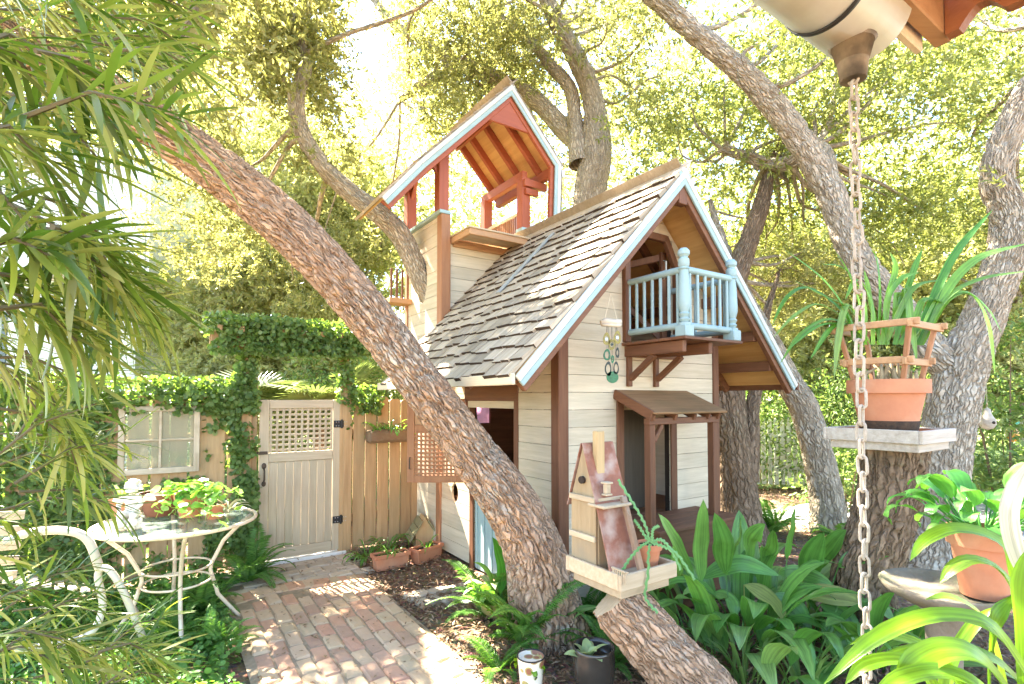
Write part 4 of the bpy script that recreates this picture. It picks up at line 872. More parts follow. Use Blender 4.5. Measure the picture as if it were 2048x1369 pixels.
# trees further off
for k, (px, d, h, rx, ry, lab) in enumerate(((455, 12, 640, 110, 190, 'pale sunlit tree behind the fence, over the old window'), (575, 11.5, 430, 150, 210, 'sunlit tree beyond the arbor, above the gate'), (690, 11.5, 480, 120, 170, 'sunlit tree behind the tower, left of its wall'), (1560, 12, 620, 140, 170, 'sunlit tree beyond the right eave of the playhouse'), (1690, 13, 640, 160, 180, 'sunlit tree far behind the hanging chain'), (1860, 12, 620, 150, 190, 'sunlit tree behind the orchid leaves'), (2030, 11, 560, 160, 200, 'sunlit tree beyond the forked oak at the picture edge'), (30, 18, 520, 160, 260, 'tree beside the white neighbour house behind the fence'))):
    b = pt(px, 798, d); b.z = 0; lp = [(b.x, b.y, 0, .16), (b.x + .1, b.y, 1.2, .14), (b.x - .1, b.y + .1, 2.4, .11), (b.x + .15, b.y, 3.8, .07)]
    tree('background_tree', lab, (b.x, b.y, 0), [lp], [(px, h, rx, ry, d - 1.6, d + 1.8, 60), (px, 740, rx, 60, d - 1.2, d + 1.2, 16)], per=260, m=BARKG, leafm=FARL, leafL=(.10, .16), leafW=.42, rad=(.4, .85), twigs=10, mask=False, around=16, step=.1, group='trees beyond the garden')
# a wood behind everything
def wood_mass(name, label, n, x0, x1, y0, y1, z0, z1, m, L=(.16, .3)):
    P = np.stack([RNG.uniform(x0, x1, n), RNG.uniform(y0, y1, n), RNG.uniform(0, 1, n) * (z1 - z0) + z0], -1)
    k = fbm(P * np.array([.55, .55, .7]), 3, 31) + RNG.normal(size=n) * .06 > .44; P = P[k]; n = len(P)
    Ls = RNG.uniform(*L, n); V, F = leaves(P, RNG.normal(size=(n, 3)), RNG.normal(size=(n, 3)) + np.array([0, 0, .5]), Ls, Ls * .45, T_DIAMOND)
    tag(np_mesh(name, V, F, m), label, 'wood', kind='stuff')
wood_mass('far_wood', 'bright leafy wood closing the view behind the garden', 230000, -26, 26, 15, 21, 0, 15, FARL, (.14, .26))
print('LEAVES', NLEAF)
# ================================================================ plants built leaf by leaf
def lance(t): return np.clip(np.sin(np.pi * np.clip(t, 0, 1) ** .85), 0, 1) ** .8 + .02
def strap(t): return np.minimum(1, (1 - t) * 4) ** .7 * (.75 + .25 * np.minimum(1, t * 5)) + .01
def ribbon_mesh(name, P, w, prof, N, m, n=12, fold=.18, wave=0.0, stem=None):
    C = catmull([(*p, 0) for p in P], n)[:, :3]; T = unit(np.gradient(C, axis=0)); N = np.broadcast_to(np.array(N, float), T.shape)
    S = unit(np.cross(T, N)); Nn = np.cross(S, T); t = np.linspace(0, 1, n); ww = (w / 2 * prof(t))[:, None]
    wv = (wave * np.sin(t * 17))[:, None] * Nn
    Lf = C + S * ww + Nn * ww * fold + wv; Rt = C - S * ww + Nn * ww * fold - wv
    V = np.stack([Lf, C, Rt], 1).reshape(-1, 3); F = []
    for i in range(n - 1):
        for k in (0, 1): a = i * 3 + k; F.append((a, a + 1, a + 4, a + 3))
    V = list(map(tuple, V)); nq = len(F)
    if stem is not None:
        mb = MB(); mb.tube([stem, (Vector(stem) + Vector(P[0])) / 2 + Vector((0, 0, .01)), P[0]], [.006, .005, .004], 5); b = len(V); V += mb.v; F += [tuple(b + i for i in f) for f in mb.f]
    me = bpy.data.meshes.new(name); me.from_pydata(V, [], F); me.shade_smooth(); me.materials.append(m)
    uv = me.uv_layers.new(name='UVMap').data; off = random.uniform(0, 40)
    for pi in range(nq):
        p = me.polygons[pi]
        for li in p.loop_indices: vi = me.loops[li].vertex_index; uv[li].uv = (vi % 3 / 2 + off, vi // 3 / (n - 1))
    return me
def leaf_px(parent, pts, w, prof, m, N=(0, -.75, .65), d=3.3, fold=.18, stem=None, wave=0.0, n=12):
    """one leaf through photograph positions at real depth; w in metres"""
    o = Vector(parent.location); P = [pt(p[0], p[1], p[2] if len(p) > 2 else d) - o for p in pts]
    Nn = (N[0] + random.uniform(-.25, .25), N[1] + random.uniform(-.2, .2), N[2] + random.uniform(-.2, .2))
    return link('leaf', ribbon_mesh('leaf', P, w, prof, Nn, m, n, fold, wave, None if stem is None else Vector(stem) - o), parent)
def clump(parent, n, m, L, w, prof, elev=(.5, 1.3), droop=.6, seed=0, r=.05, z=0, az=None, fold=.18, variants=6, petiole=0.0, wave=0.0):
    """leaves springing from one crown; a few meshes shared by all"""
    rr = random.Random(seed); ms = []
    for k in range(variants):
        l = rr.uniform(*L); e = rr.uniform(*elev); P = []; dz = droop * rr.uniform(.6, 1.3)
        x, zz, a = 0.0, 0.0, e
        for i in range(6): P.append(Vector((x, 0, zz))); x += math.cos(a) * l / 5; zz += math.sin(a) * l / 5; a -= dz * (.35 + i * .2)
        if petiole:
            off = Vector((math.cos(e), 0, math.sin(e))) * petiole; ms.append(ribbon_mesh('leaf', [p + off for p in P], rr.uniform(*w), prof, (0.0001, 0, 1) if e < 1.4 else (-1, 0, .3), m, 10, fold, wave, (0, 0, 0)))
        else: ms.append(ribbon_mesh('leaf', P, rr.uniform(*w), prof, (-.3, 0, 1), m, 10, fold, wave))
    for i in range(n):
        o = link('leaf', rr.choice(ms), parent); a = rr.uniform(*az) if az else i * 2.399 + rr.uniform(-.5, .5); q = rr.uniform(0, r)
        o.location = (q * math.cos(a), q * math.sin(a), z); o.rotation_euler = (rr.uniform(-.25, .25), rr.uniform(-.3, .3), a); s = rr.uniform(.75, 1.12); o.scale = (s, s, s)
def frond_mesh(L, m, seed, np_=26, wid=.085, droop=1.0, e=1.0):
    rr = random.Random(seed); x = z = 0.0; a = e; C = []
    for i in range(14): C.append((x, 0, z, 0)); x += math.cos(a) * L / 13; z += math.sin(a) * L / 13; a -= droop * (.05 + .012 * i)
    C = catmull(C, np_ * 2)[:, :3]; T = unit(np.gradient(C, axis=0)); mb = MB(); mb.tube([Vector(c) for c in C[::4]] + [Vector(C[-1])], .0022, 4)
    t = np.linspace(0, 1, len(C)); w = wid * np.clip(np.sin(np.pi * np.clip(t * .93 + .07, 0, 1) ** .7), 0.05, 1)
    Bv, D, N = [], [], []
    for i in range(3, len(C)):
        up = np.array([-T[i][2], 0, T[i][0]])
        for s in (-1, 1): Bv.append(C[i]); D.append(np.array([0, s, 0]) + T[i] * .35 + up * rr.uniform(-.15, .12)); N.append(up + np.array([0, 0, .1]))
    Lw = np.repeat(w[3:], 2) * RNG.uniform(.9, 1.1, len(Bv)); V, F = leaves(np.array(Bv), np.array(D), np.array(N), Lw, np.full(len(Bv), L / len(C) * 1.25), T_DIAMOND)
    b = len(mb.v); me = bpy.data.meshes.new('frond'); me.from_pydata(mb.v + [tuple(v) for v in V], [], mb.f + [tuple(int(i) + b for i in f) for f in F]); me.materials.append(m); return me
FERN = leafmat('fern_green', [(.07, .17, .03), (.10, .22, .04), (.15, .27, .06), (.09, .19, .035)], .4, (1.9, 2, .8), rough=.45)
FMS = [frond_mesh(L, FERN, k, 26, wd, dr, e) for k, (L, wd, dr, e) in enumerate(((.42, .06, .9, 1.1), (.36, .055, 1.2, .9), (.48, .065, 1.0, 1.2), (.32, .05, 1.3, .8), (.40, .06, .7, 1.0)))]
def fern(loc, n, s, label, seed, az=None):
    o = empty('fern', loc); tag(o, label, 'fern', 'sword ferns'); rr = random.Random(seed)
    for i in range(int(n * 1.5)):
        f = link('frond', rr.choice(FMS), o); f.rotation_euler = (rr.uniform(-.3, .3), rr.uniform(-.25, .3), rr.uniform(*az) if az else i * 2.4 + rr.uniform(-.4, .4)); k = 1.35 * s * rr.uniform(.7, 1.15); f.scale = (k, k, k); f.location = (rr.uniform(-.03, .03), rr.uniform(-.03, .03), 0)
for px, py, n, s, lab in ((500, 1165, 15, 1.0, 'tall sword fern at the foot of the garden gate, left of it'), (410, 1225, 13, .95, 'sword fern under the glass table, by its right leg'), (340, 1290, 10, .8, 'low sword fern in the ivy in front of the table'), (440, 1300, 7, .7, 'small sword fern by the edge of the brick path'), (985, 1235, 12, .9, 'sword fern left of the leaning trunk, by the mulch'), (1050, 1292, 14, 1.0, 'sword fern in front of the leaning trunk base'), (1165, 1255, 16, 1.0, 'sword fern between the leaning trunk and the bird house tray'), (1215, 1330, 8, .8, 'sword fern below the bird house tray'), (1000, 1345, 6, .7, 'small fern beside the patterned cup'), (1545, 1068, 12, 1.2, 'sword fern at the gravel edge behind the broad leaves'), (1690, 1090, 10, 1.1, 'fern between the slim oak and the sawn trunk'), (330, 1120, 10, .9, 'sword fern against the ivy fence behind the table')):
    fern(gnd(px, py), n, s, lab, px)
# broad-leaved aspidistra bed
ASP = leafmat('aspidistra_leaf', [(.09, .22, .045), (.13, .29, .06), (.18, .34, .08), (.10, .24, .05), (.24, .37, .11)], .3, (1.7, 1.9, .6), rough=.28, spec=.5, vein=9)
ASPY = leafmat('aspidistra_yellow', [(.30, .34, .07), (.40, .40, .12), (.24, .32, .06)], .35, (1.5, 1.5, .7), rough=.35, spec=.4, vein=9)
ab = gnd(1500, 1310); asp = empty('aspidistra_plant', ab); tag(asp, 'large clump of broad glossy dark green leaves beside the playhouse porch', 'plant')
HERO = [((1404, 1165), (1398, 1085), (1406, 998), .125), ((1388, 1160), (1352, 1090), (1316, 1028), .10), ((1452, 1150), (1446, 1085), (1428, 1026), .10), ((1498, 1130), (1502, 1080), (1530, 1048), .095), ((1574, 1120), (1580, 1060), (1588, 1015), .085), ((1618, 1170), (1624, 1115), (1648, 1066), .11), ((1636, 1140), (1662, 1092), (1692, 1060), .09), ((1400, 1158), (1480, 1128), (1558, 1152), .09), ((1488, 1170), (1545, 1205), (1578, 1262), .12), ((1392, 1215), (1418, 1255), (1452, 1308), .17), ((1556, 1148), (1610, 1150), (1668, 1172), .08), ((1596, 1188), (1670, 1192), (1736, 1212), .095), ((1640, 1210), (1692, 1236), (1704, 1312), .115), ((1676, 1135), (1730, 1112), (1795, 1108), .085), ((1700, 1150), (1760, 1142), (1806, 1176), .10), ((1540, 1195), (1590, 1218), (1624, 1270), .10), ((1420, 1190), (1460, 1200), (1470, 1250), .10), ((1460, 1120), (1478, 1075), (1480, 1036), .09), ((1530, 1130), (1540, 1095), (1545, 1060), .08), ((1690, 1180), (1740, 1195), (1790, 1245), .10), ((1650, 1240), (1680, 1290), (1690, 1350), .11), ((1520, 1240), (1540, 1285), (1535, 1340), .10), ((1340, 1180), (1352, 1140), (1345, 1090), .08)]
for k, (a, b, c, wd) in enumerate(HERO):
    wd *= 1.3; d = 3.05 + .5 * ((1330 - a[1]) / 200) + random.uniform(-.1, .1); g0 = gnd(a[0] * .7 + 1500 * .3, 1300 + random.uniform(-20, 25))
    leaf_px(asp, [(a[0], a[1], d + .06), ((a[0] + b[0]) / 2 - 2, (a[1] + b[1]) / 2 - 4, d + .02), (b[0], b[1], d - .03), ((b[0] + c[0]) / 2, (b[1] + c[1]) / 2 - 3, d - .08), (c[0], c[1], d - .12)], wd, lance, ASPY if k in (8, 11) else ASP, (random.uniform(-.4, .4), -.7, .6), fold=.2, stem=g0, wave=.004, n=14)
clump(asp, 60, ASP, (.42, .62), (.11, .15), lance, (.7, 1.35), .55, 5, .55, 0, petiole=.18, wave=.004)
for o in list(asp.children)[-60:]: o.location.y += .12; o.location.x *= 1.15
asp2 = empty('aspidistra_plant', gnd(1745, 1330)); tag(asp2, 'second clump of broad green leaves behind the hanging chain', 'plant'); clump(asp2, 26, ASP, (.45, .6), (.10, .14), lance, (.6, 1.2), .6, 8, .3, 0, petiole=.15, wave=.004)
# thin upright blades and foliage at the bottom edge
SPK = leafmat('aloe_green', [(.14, .24, .06), (.20, .30, .08), (.10, .20, .05)], .2, (1.6, 1.7, .7), rough=.4)
for px, py, n, lab in ((1490, 1372, 18, 'spiky thin-leaved plant at the bottom edge below the broad leaves'), (1610, 1385, 16, 'spiky thin-leaved plant near the foot of the chain')):
    o = empty('spiky_plant', gnd(px, py)); tag(o, lab, 'plant', 'spiky plants'); clump(o, n, SPK, (.25, .42), (.018, .028), strap, (1.0, 1.5), .3, px, .12, 0, fold=.5)
STR = leafmat('strap_leaf_lime', [(.15, .30, .015), (.20, .36, .02), (.11, .24, .012), (.27, .40, .04)], .4, (1.5, 1.5, .5), rough=.3, spec=.45, vein=6)
PALE = leafmat('strap_leaf_pale', [(.60, .55, .38), (.66, .60, .44)], .35, (1.2, 1.1, .9), rough=.5, vein=8)
sb = Vector((1.42, 1.42, .35)); stp = empty('strap_leaf_plant', sb); tag(stp, 'lime green strap-leaved plant filling the lower right corner', 'plant')
for (pts, wd, m, d) in (([(2046, 1240), (2024, 1120), (1985, 1075), (1910, 1058), (1850, 1082), (1820, 1122)], .034, STR, 1.35), ([(2060, 1330), (2030, 1200), (1995, 1140), (1945, 1122), (1905, 1140), (1880, 1168)], .038, STR, 1.3), ([(2060, 1360), (1990, 1260), (1930, 1234), (1840, 1238), (1740, 1285), (1645, 1372)], .036, STR, 1.15), ([(2070, 1380), (2010, 1290), (1960, 1252), (1915, 1240)], .03, STR, 1.25), ([(2070, 1400), (1990, 1322), (1900, 1296), (1800, 1310), (1700, 1352)], .030, STR, 1.2), ([(2040, 1420), (1960, 1320), (1890, 1302), (1830, 1330), (1785, 1385)], .052, STR, 1.08), ([(2062, 1180), (2030, 1100), (2018, 1030), (2035, 970), (2062, 920)], .036, PALE, 1.25), ([(2052, 1420), (2046, 1280), (2040, 1180), (2052, 1100)], .05, STR, 1.2), ([(2020, 1440), (1990, 1300), (1960, 1230), (1900, 1195), (1850, 1200)], .028, STR, 1.4), ([(1960, 1440), (1900, 1340), (1840, 1290), (1760, 1270), (1700, 1290)], .026, STR, 1.35), ([(1900, 1440), (1850, 1350), (1800, 1320), (1730, 1330), (1690, 1369)], .03, STR, 1.15), ([(1980, 1440), (1975, 1330), (1990, 1240), (2030, 1190)], .035, STR, 1.3), ([(1880, 1430), (1900, 1330), (1940, 1260), (1985, 1215)], .03, STR, 1.4), ([(2000, 1440), (1950, 1370), (1880, 1345), (1800, 1360), (1740, 1400)], .035, STR, 1.05)):
    leaf_px(stp, [(x, y, d) for x, y in pts], wd, strap, m, (random.uniform(-.3, .3), -.5, .85), fold=.3, n=16)
pot_ = MB(); pot_.lathe([(.12, -.25), (.15, .0), (.165, .0), (.165, .04), (.15, .04), (.145, .02), (.02, .02)], (0.05, -.05, -.1), 24); pot_.build('pot', TERRA, stp, 'auto')

# ================================================================ trays and pots
def tray(label, near, ln, wd, m, m2):
    o = empty('plant_tray', near, HROT); tag(o, label, 'tray', 'trays on sawn trunks')
    q = MB(); q.span((0.02, .02, .0), (wd - .02, ln - .02, .02)); q.build('base_board', m, o)
    for (lo, hi) in (((0, 0, -.02), (wd, .02, .06)), ((0, ln - .02, -.02), (wd, ln, .06)), ((0, .0205, -.02), (.02, ln - .0205, .06)), ((wd - .02, .0205, -.02), (wd, ln - .0205, .06))):
        q = MB(); q.span(lo, hi); q.build('edge_board', m, o)
    q = MB(); q.span((.03, .03, -.07), (wd - .03, ln - .03, -.001)); q.build('support', m2, o); return o
n1 = pt(1242, 1178, 2.6); tray('square wooden tray holding the tall bird house and cactus pot', n1, .425, .42, PINE_U, PINE_U)
n2 = pt(1846, 884, 3.0); tray('weathered grey tray holding the large orchid pot', n2, .545, .53, GREYWOOD, GREYWOOD)
def T1(u, v, z=0): return n1 + A_ * u + B_ * v + Vector((0, 0, z))
def T2(u, v, z=0): return n2 + A_ * u + B_ * v + Vector((0, 0, z))
POTP = [(.0, 0), (.64, 0), (.87, .74), (.87, .75), (1.0, .75), (1.0, 1.0), (.90, 1.0), (.87, .86), (.0, .86)]
def pot(label, loc, r, h, m=TERRA, soil=True, cat='pot', group='terracotta pots'):
    o = empty('plant_pot', loc); tag(o, label, cat, group)
    q = MB(); q.lathe([(a * r, b * h) for a, b in POTP[1:-1]], (0, 0, 0), 36); q.build('pot_body', m, o, 'auto')
    q = MB(); q.lathe([(.86 * r, h * .84), (.86 * r, h * .88), (.4 * r, h * .9), (.01, h * .9)], (0, 0, 0), 24); q.build('soil', SOIL, o, True); return o
TERRAS = mat('terracotta_soiled', (.58, .25, .13), (.48, .19, .10), scale=6, rough=.8, bump=.12, stain=(.60, .40, .26), stain_scale=4, stain_amt=.4, rand=0)
op = pot('big terracotta pot with dark soil stain holding the orchid', T2(.265, .27, .022), .225, .345, TERRAS)
q = MB(); q.lathe([(.17, .002), (.19, .004), (.185, .03), (.225, .1), (.221, .1), (.19, .08)], (0, 0, 0), 30); 
q2 = MB(); q2.lathe([(.144, -.001), (.147, .002), (.169, .085), (.167, .0855), (.10, .06)], (0, 0, 0), 40); q2.build('soil_stain', mat('wet_moss_stain', (.10, .055, .03), (.03, .02, .014), scale=22, rough=.95, bump=.8, rand=0), op, True)
q = MB(); q.lathe([(.20, -.0), (.235, .0), (.245, .03), (.235, .03), (.225, .012), (.1, .012)], (0, 0, 0), 36); q.build('saucer', TERRA, op, 'auto')
ob = T2(.265, .27, .022); orch = empty('orchid_plant', ob + Vector((0, 0, .31))); tag(orch, 'cymbidium orchid with long arching strap leaves in the big pot', 'plant')
ORC = leafmat('orchid_leaf', [(.08, .22, .035), (.12, .28, .05), (.17, .32, .06), (.10, .25, .04), (.26, .36, .10)], .35, (1.7, 1.8, .6), rough=.35, spec=.45, vein=5)
for (pts, wd) in (([(1715, 690), (1700, 640), (1650, 565), (1567, 498)], .035), ([(1712, 690), (1690, 630), (1620, 578), (1575, 595), (1543, 652)], .035), ([(1714, 690), (1700, 650), (1640, 610), (1590, 632), (1546, 676)], .03), ([(1716, 695), (1705, 660), (1655, 640), (1600, 672), (1560, 728)], .035), ([(1720, 690), (1716, 640), (1692, 612), (1676, 680), (1668, 760)], .04), ([(1722, 690), (1720, 620), (1695, 545), (1668, 500)], .04), ([(1730, 690), (1726, 600), (1690, 540), (1640, 528)], .03), ([(1755, 690), (1758, 590), (1752, 520), (1740, 498)], .035), ([(1765, 690), (1775, 600), (1790, 540), (1780, 505)], .035), ([(1790, 690), (1810, 600), (1828, 540), (1845, 498)], .035), ([(1830, 690), (1862, 610), (1910, 510), (1985, 420)], .05), ([(1835, 690), (1880, 600), (1950, 522), (2060, 486)], .055), ([(1838, 690), (1890, 600), (1960, 560), (2060, 542)], .035), ([(1840, 690), (1880, 610), (1930, 585), (1975, 620), (2004, 668)], .035), ([(1842, 690), (1890, 605), (1940, 590), (1975, 650), (1990, 752)], .04), ([(1790, 640), (1796, 588), (1802, 620), (1806, 692)], .045), ([(1805, 640), (1812, 576), (1820, 640), (1834, 728)], .045), ([(1770, 690), (1800, 620), (1830, 575), (1880, 560)], .035), ([(1740, 690), (1700, 620), (1640, 590), (1585, 560)], .03), ([(1745, 690), (1742, 610), (1715, 560), (1690, 600)], .035), ([(1775, 690), (1770, 610), (1800, 560), (1840, 545)], .035), ([(1800, 690), (1830, 640), (1850, 600), (1900, 610)], .04), ([(1725, 690), (1695, 650), (1660, 660), (1620, 720)], .035), ([(1760, 690), (1745, 630), (1735, 580), (1728, 540)], .04), ([(1735, 690), (1700, 655), (1640, 652), (1575, 700)], .028), ([(1815, 690), (1850, 640), (1900, 570), (1935, 540)], .035)):
    k = len(pts); dd = random.uniform(-.12, .12); leaf_px(orch, [(x, y, 3.37 + dd * i / k) for i, (x, y) in enumerate(pts)], wd, strap, ORC, (0, -.6, .8), fold=.35, n=16)
for i in range(16):
    a = random.uniform(0, 6.28); q = MB(); r = random.uniform(.02, .17); c = Vector((r * math.cos(a), r * math.sin(a), -.01)); q.tube([c, c + Vector((random.uniform(-.03, .03), random.uniform(-.03, .03), .07)), c + Vector((random.uniform(-.05, .05), random.uniform(-.05, .05), random.uniform(.1, .2)))], [.018, .014, .006], 6); q.build('bulb', mat('dry_bulb', (.42, .34, .20), (.30, .22, .12), rand=.2) if i == 0 else bpy.data.materials['dry_bulb'], orch, True)
tb_ = empty('trellis_basket', ob + Vector((0, 0, .30)), HROT); tag(tb_, 'open cedar trellis frame standing round the orchid stems', 'trellis')
for sx in (-1, 1):
    for sy in (-1, 1):
        q = MB(); q.beam((sx * .13, sy * .13, 0), (sx * .20, sy * .20, .40), .026, .03, (1, 0, 0)); q.build('corner_stick', CEDAR_Z, tb_)
for z, r in ((.15, .165), (.37, .215)):
    for k in range(4):
        q = MB(); R_ = Matrix.Rotation(k * math.pi / 2, 3, 'Z'); q.beam(R_ @ Vector((-r - .04, -r, z + .012 * (k % 2))), R_ @ Vector((r + .04, -r, z + .012 * (k % 2))), .022, .042); q.build('cross_stick', CEDAR_U, tb_)
# tall bird house on the tray
bh = empty('bird_house', T1(.125, .30, .022), HROT - math.pi / 2); bh.scale = (1.15, 1.15, 1.02); tag(bh, 'tall rustic bird house with rusty tin roof and chimney board', 'bird house')
PZ = wood('bird_house_board', (.50, .36, .20), (.34, .23, .12), 2, rough=.85, stain=(.30, .25, .17), stain_scale=5, stain_amt=.7, rand=.2)
q = MB(); q.prism([(-.085, -.09, 0), (.085, -.09, 0), (.085, -.09, .36), (0, -.09, .64), (-.085, -.09, .36)], (0, .012, 0)); q.build('front_panel', PZ, bh)
q = MB(); q.prism([(-.085, .078, 0), (.085, .078, 0), (.085, .078, .36), (0, .078, .64), (-.085, .078, .36)], (0, .012, 0)); q.build('back_panel', PZ, bh)
for s in (-1, 1):
    for k in range(3):
        q = MB(); q.span((s * .084 - .006, -.077 + k * .0515, 0), (s * .084 + .006, -.027 + k * .0515, .36)); q.build('side_board', PZ, bh)
    q = MB(); q.beam((s * .108, 0, .31), (s * .004, 0, .655), .2, .006, (s, 0, .3)); q.build('tin_roof', RUST, bh)
    q = MB(); q.span((s * .0905 - .004, -.08, .34), (s * .0905 + .006, .08, .375)); q.build('batten', PINE_U, bh)
for z in (.15, .35):
    q = MB(); q.span((-.09, -.104, z), (.09, -.0905, z + .03)); q.build('batten', PINE_U, bh)
q = MB(); q.span((.02, -.05, .36), (.055, .0, .72)); q.build('chimney_board', PINE_Z, bh)
q = MB(); q.span((.05, -.11, .335), (.16, .07, .35)); q.build('ledge', PINE_U, bh)
q = MB(); q.beam((.10, -.02, .36), (.19, -.02, .03), .17, .006, (1, 0, .3)); q.build('tin_apron', RUST, bh)
q = MB(); q.beam((.13, .04, .38), (.24, .04, .02), .03, .025, (1, 0, .3)); q.build('log_brace', BARK, bh)
q = MB(); q.span((.09, -.06, .39), (.125, -.02, .40)); q.span((.095, -.055, .40), (.12, -.025, .45)); q.span((.088, -.062, .45), (.128, -.018, .46)); q.build('little_porch', PINE_U, bh)
for i in range(7):
    q = MB(); q.span((.20 + i * .013, -.10, .0), (.206 + i * .013, -.094, .055)); q.build('picket', PINE_U, bh)
q = MB(); q.span((.195, -.103, .055), (.29, -.09, .063)); q.build('picket_rail', PINE_U, bh)
q = MB(); q.tube([(0, -.104, .46), (0, -.0905, .46)], .02, 14); q.build('entry_hole', DARK, bh)
cp = pot('small terracotta pot with zigzag cactus beside the bird house', T1(.335, .12, .022), .07, .125)
pot('dark red glazed pot behind the zigzag cactus', T1(.31, .29, .022), .065, .12, mat('oxblood_glaze', (.16, .03, .02), (.10, .02, .015), rough=.25, bump=0, rand=0))
cz = empty('zigzag_cactus', T1(.335, .12, .125)); tag(cz, 'zigzag cactus with toothed trailing stems', 'cactus')
CAC = leafmat('cactus_green', [(.13, .30, .10), (.17, .36, .13), (.10, .25, .08)], .15, (1.4, 1.5, .8), rough=.4)
def zigzag(pts, wd):
    C = catmull([(*(p - Vector(cz.location)), 0) for p in pts], 40)[:, :3]; T = unit(np.gradient(C, axis=0)); S = unit(np.cross(T, np.array([.2, -1, .3]))); V = []; F = []
    for i in range(40):
        k = wd * (.35 + .65 * (((i + 0) % 4) / 3)); k2 = wd * (.35 + .65 * (((i + 2) % 4) / 3)); V += [tuple(C[i] + S[i] * k), tuple(C[i] + np.array([0, -.002, .002])), tuple(C[i] - S[i] * k2)]
    for i in range(39):
        for j in (0, 1): a = i * 3 + j; F.append((a, a + 1, a + 4, a + 3))
    me = bpy.data.meshes.new('stem'); me.from_pydata(V, [], F); me.materials.append(CAC); link('stem', me, cz)
for pts in ([(1300, 1085), (1290, 1050), (1268, 1010), (1236, 960)], [(1298, 1085), (1276, 1050), (1268, 1040)], [(1296, 1085), (1280, 1095), (1258, 1120), (1240, 1150)], [(1300, 1088), (1297, 1110), (1296, 1150), (1290, 1190), (1300, 1210), (1316, 1226)], [(1304, 1086), (1306, 1060), (1318, 1052)], [(1304, 1086), (1330, 1095), (1355, 1110), (1390, 1160)], [(1302, 1086), (1322, 1080), (1342, 1100), (1362, 1140)]):
    zigzag([pt(x, y, 2.68) for x, y in pts], .011)
# stone basin with pot, bottom right
bs = Vector(pt(1885, 1172, 2.35)); bb = empty('stone_bird_bath', (bs.x, bs.y, 0)); tag(bb, 'mossy stone bird bath bowl under the right terracotta pot', 'bird bath')
zb_ = bs.z; q = MB(); q.lathe([(.06, zb_ - .10), (.14, zb_ - .075), (.22, zb_ - .03), (.235, zb_), (.225, zb_ + .008), (.205, zb_ - .005), (.15, zb_ - .03), (.01, zb_ - .038)], (0, 0, 0), 40); q.build('bowl', STONE, bb, True)
q = MB(); q.lathe([(.14, 0), (.14, .05), (.08, .1), (.06, .3), (.07, zb_ - .12), (.10, zb_ - .095)], (0, 0, 0), 24); q.build('pedestal', STONE, bb, True)
pp = Vector((bs.x + .13, bs.y - .06, zb_ - .02)); pot('terracotta pot standing in the stone bird bath', pp, .125, .29)
spl = empty('peace_lily', pp + Vector((0, 0, .26))); tag(spl, 'leafy potted plant with pointed oval leaves over the bird bath', 'plant')
PLY_L = leafmat('lily_leaf', [(.07, .24, .04), (.10, .30, .05), (.14, .34, .07), (.22, .40, .10)], .35, (1.6, 1.8, .6), rough=.35, spec=.45, vein=5)
clump(spl, 42, PLY_L, (.15, .24), (.06, .09), lance, (.5, 1.35), .75, 3, .08, 0, petiole=.16, wave=.003)
# pots along the bottom
cup = empty('patterned_cup', gnd(1062, 1392)); tag(cup, 'cream plastic cup printed with brown flowers on a saucer', 'cup')
cz0 = 0.03; q = MB(); q.lathe([(.052, cz0), (.056, cz0), (.073, cz0 + .17), (.077, cz0 + .18), (.073, cz0 + .182), (.067, cz0 + .16)], (0, 0, 0), 40)
def printmat():
    m, t, n, l, b = nodes('flower_print'); tc = n.new('ShaderNodeTexCoord'); v = n.new('ShaderNodeTexVoronoi'); v.inputs['Scale'].default_value = 17; l.new(tc.outputs['Object'], v.inputs[0])
    r = ramp(n, [(0, (.30, .13, .07)), (.40, (.42, .34, .12)), (.5, (.82, .74, .6))]); r.color_ramp.interpolation = 'CONSTANT'; l.new(v.outputs[0], r.inputs[0]); l.new(r.outputs[0], b.inputs['Base Color']); b.inputs['Roughness'].default_value = .35; return m
q.build('cup_body', printmat(), cup, 'auto'); q = MB(); q.ring((0, 0, cz0 + .182), .074, .004, n=36); q.build('rim', IRON, cup, True)
q = MB(); q.lathe([(.05, .002), (.09, .004), (.108, .03), (.102, .03), (.085, .012), (.01, .012)], (0, 0, 0), 32); q.build('saucer', TERRA, cup, 'auto'); q = MB(); q.lathe([(.064, cz0 + .14), (.03, cz0 + .15), (.01, cz0 + .15)], (0, 0, 0), 20); q.build('soil', SOIL, cup)
va = empty('dark_vase', gnd(1188, 1402)); tag(va, 'dark bronze glazed pot with a succulent at the bottom edge', 'pot')
q = MB(); q.lathe([(.07, 0), (.09, .04), (.108, .13), (.113, .22), (.109, .27), (.113, .285), (.105, .287), (.10, .26), (.10, .2)], (0, 0, 0), 36); q.build('pot_body', mat('bronze_glaze', (.055, .045, .035), (.03, .025, .02), scale=3, rough=.22, bump=.03, rand=0, spec=.6), va, True); q = MB(); q.lathe([(.10, .22), (.05, .235), (.01, .235)], (0, 0, 0), 20); q.build('soil', SOIL, va)
suc = empty('succulent', va.location + Vector((-.04, -.03, .24))); tag(suc, 'pale paddle-leaved succulent in the dark glazed pot', 'succulent'); clump(suc, 12, leafmat('succulent_leaf', [(.32, .42, .16), (.40, .48, .22)], .2, (1.2, 1.2, .8)), (.08, .13), (.045, .06), lance, (.4, 1.2), .3, 6, .03, 0)
sv = empty('small_seedling', cup.location + Vector((-.02, 0, .16))); tag(sv, 'drooping yellow-green seedling in the patterned cup', 'plant'); clump(sv, 5, STR, (.12, .2), (.03, .045), lance, (.5, 1.0), 1.2, 4, .02, 0)
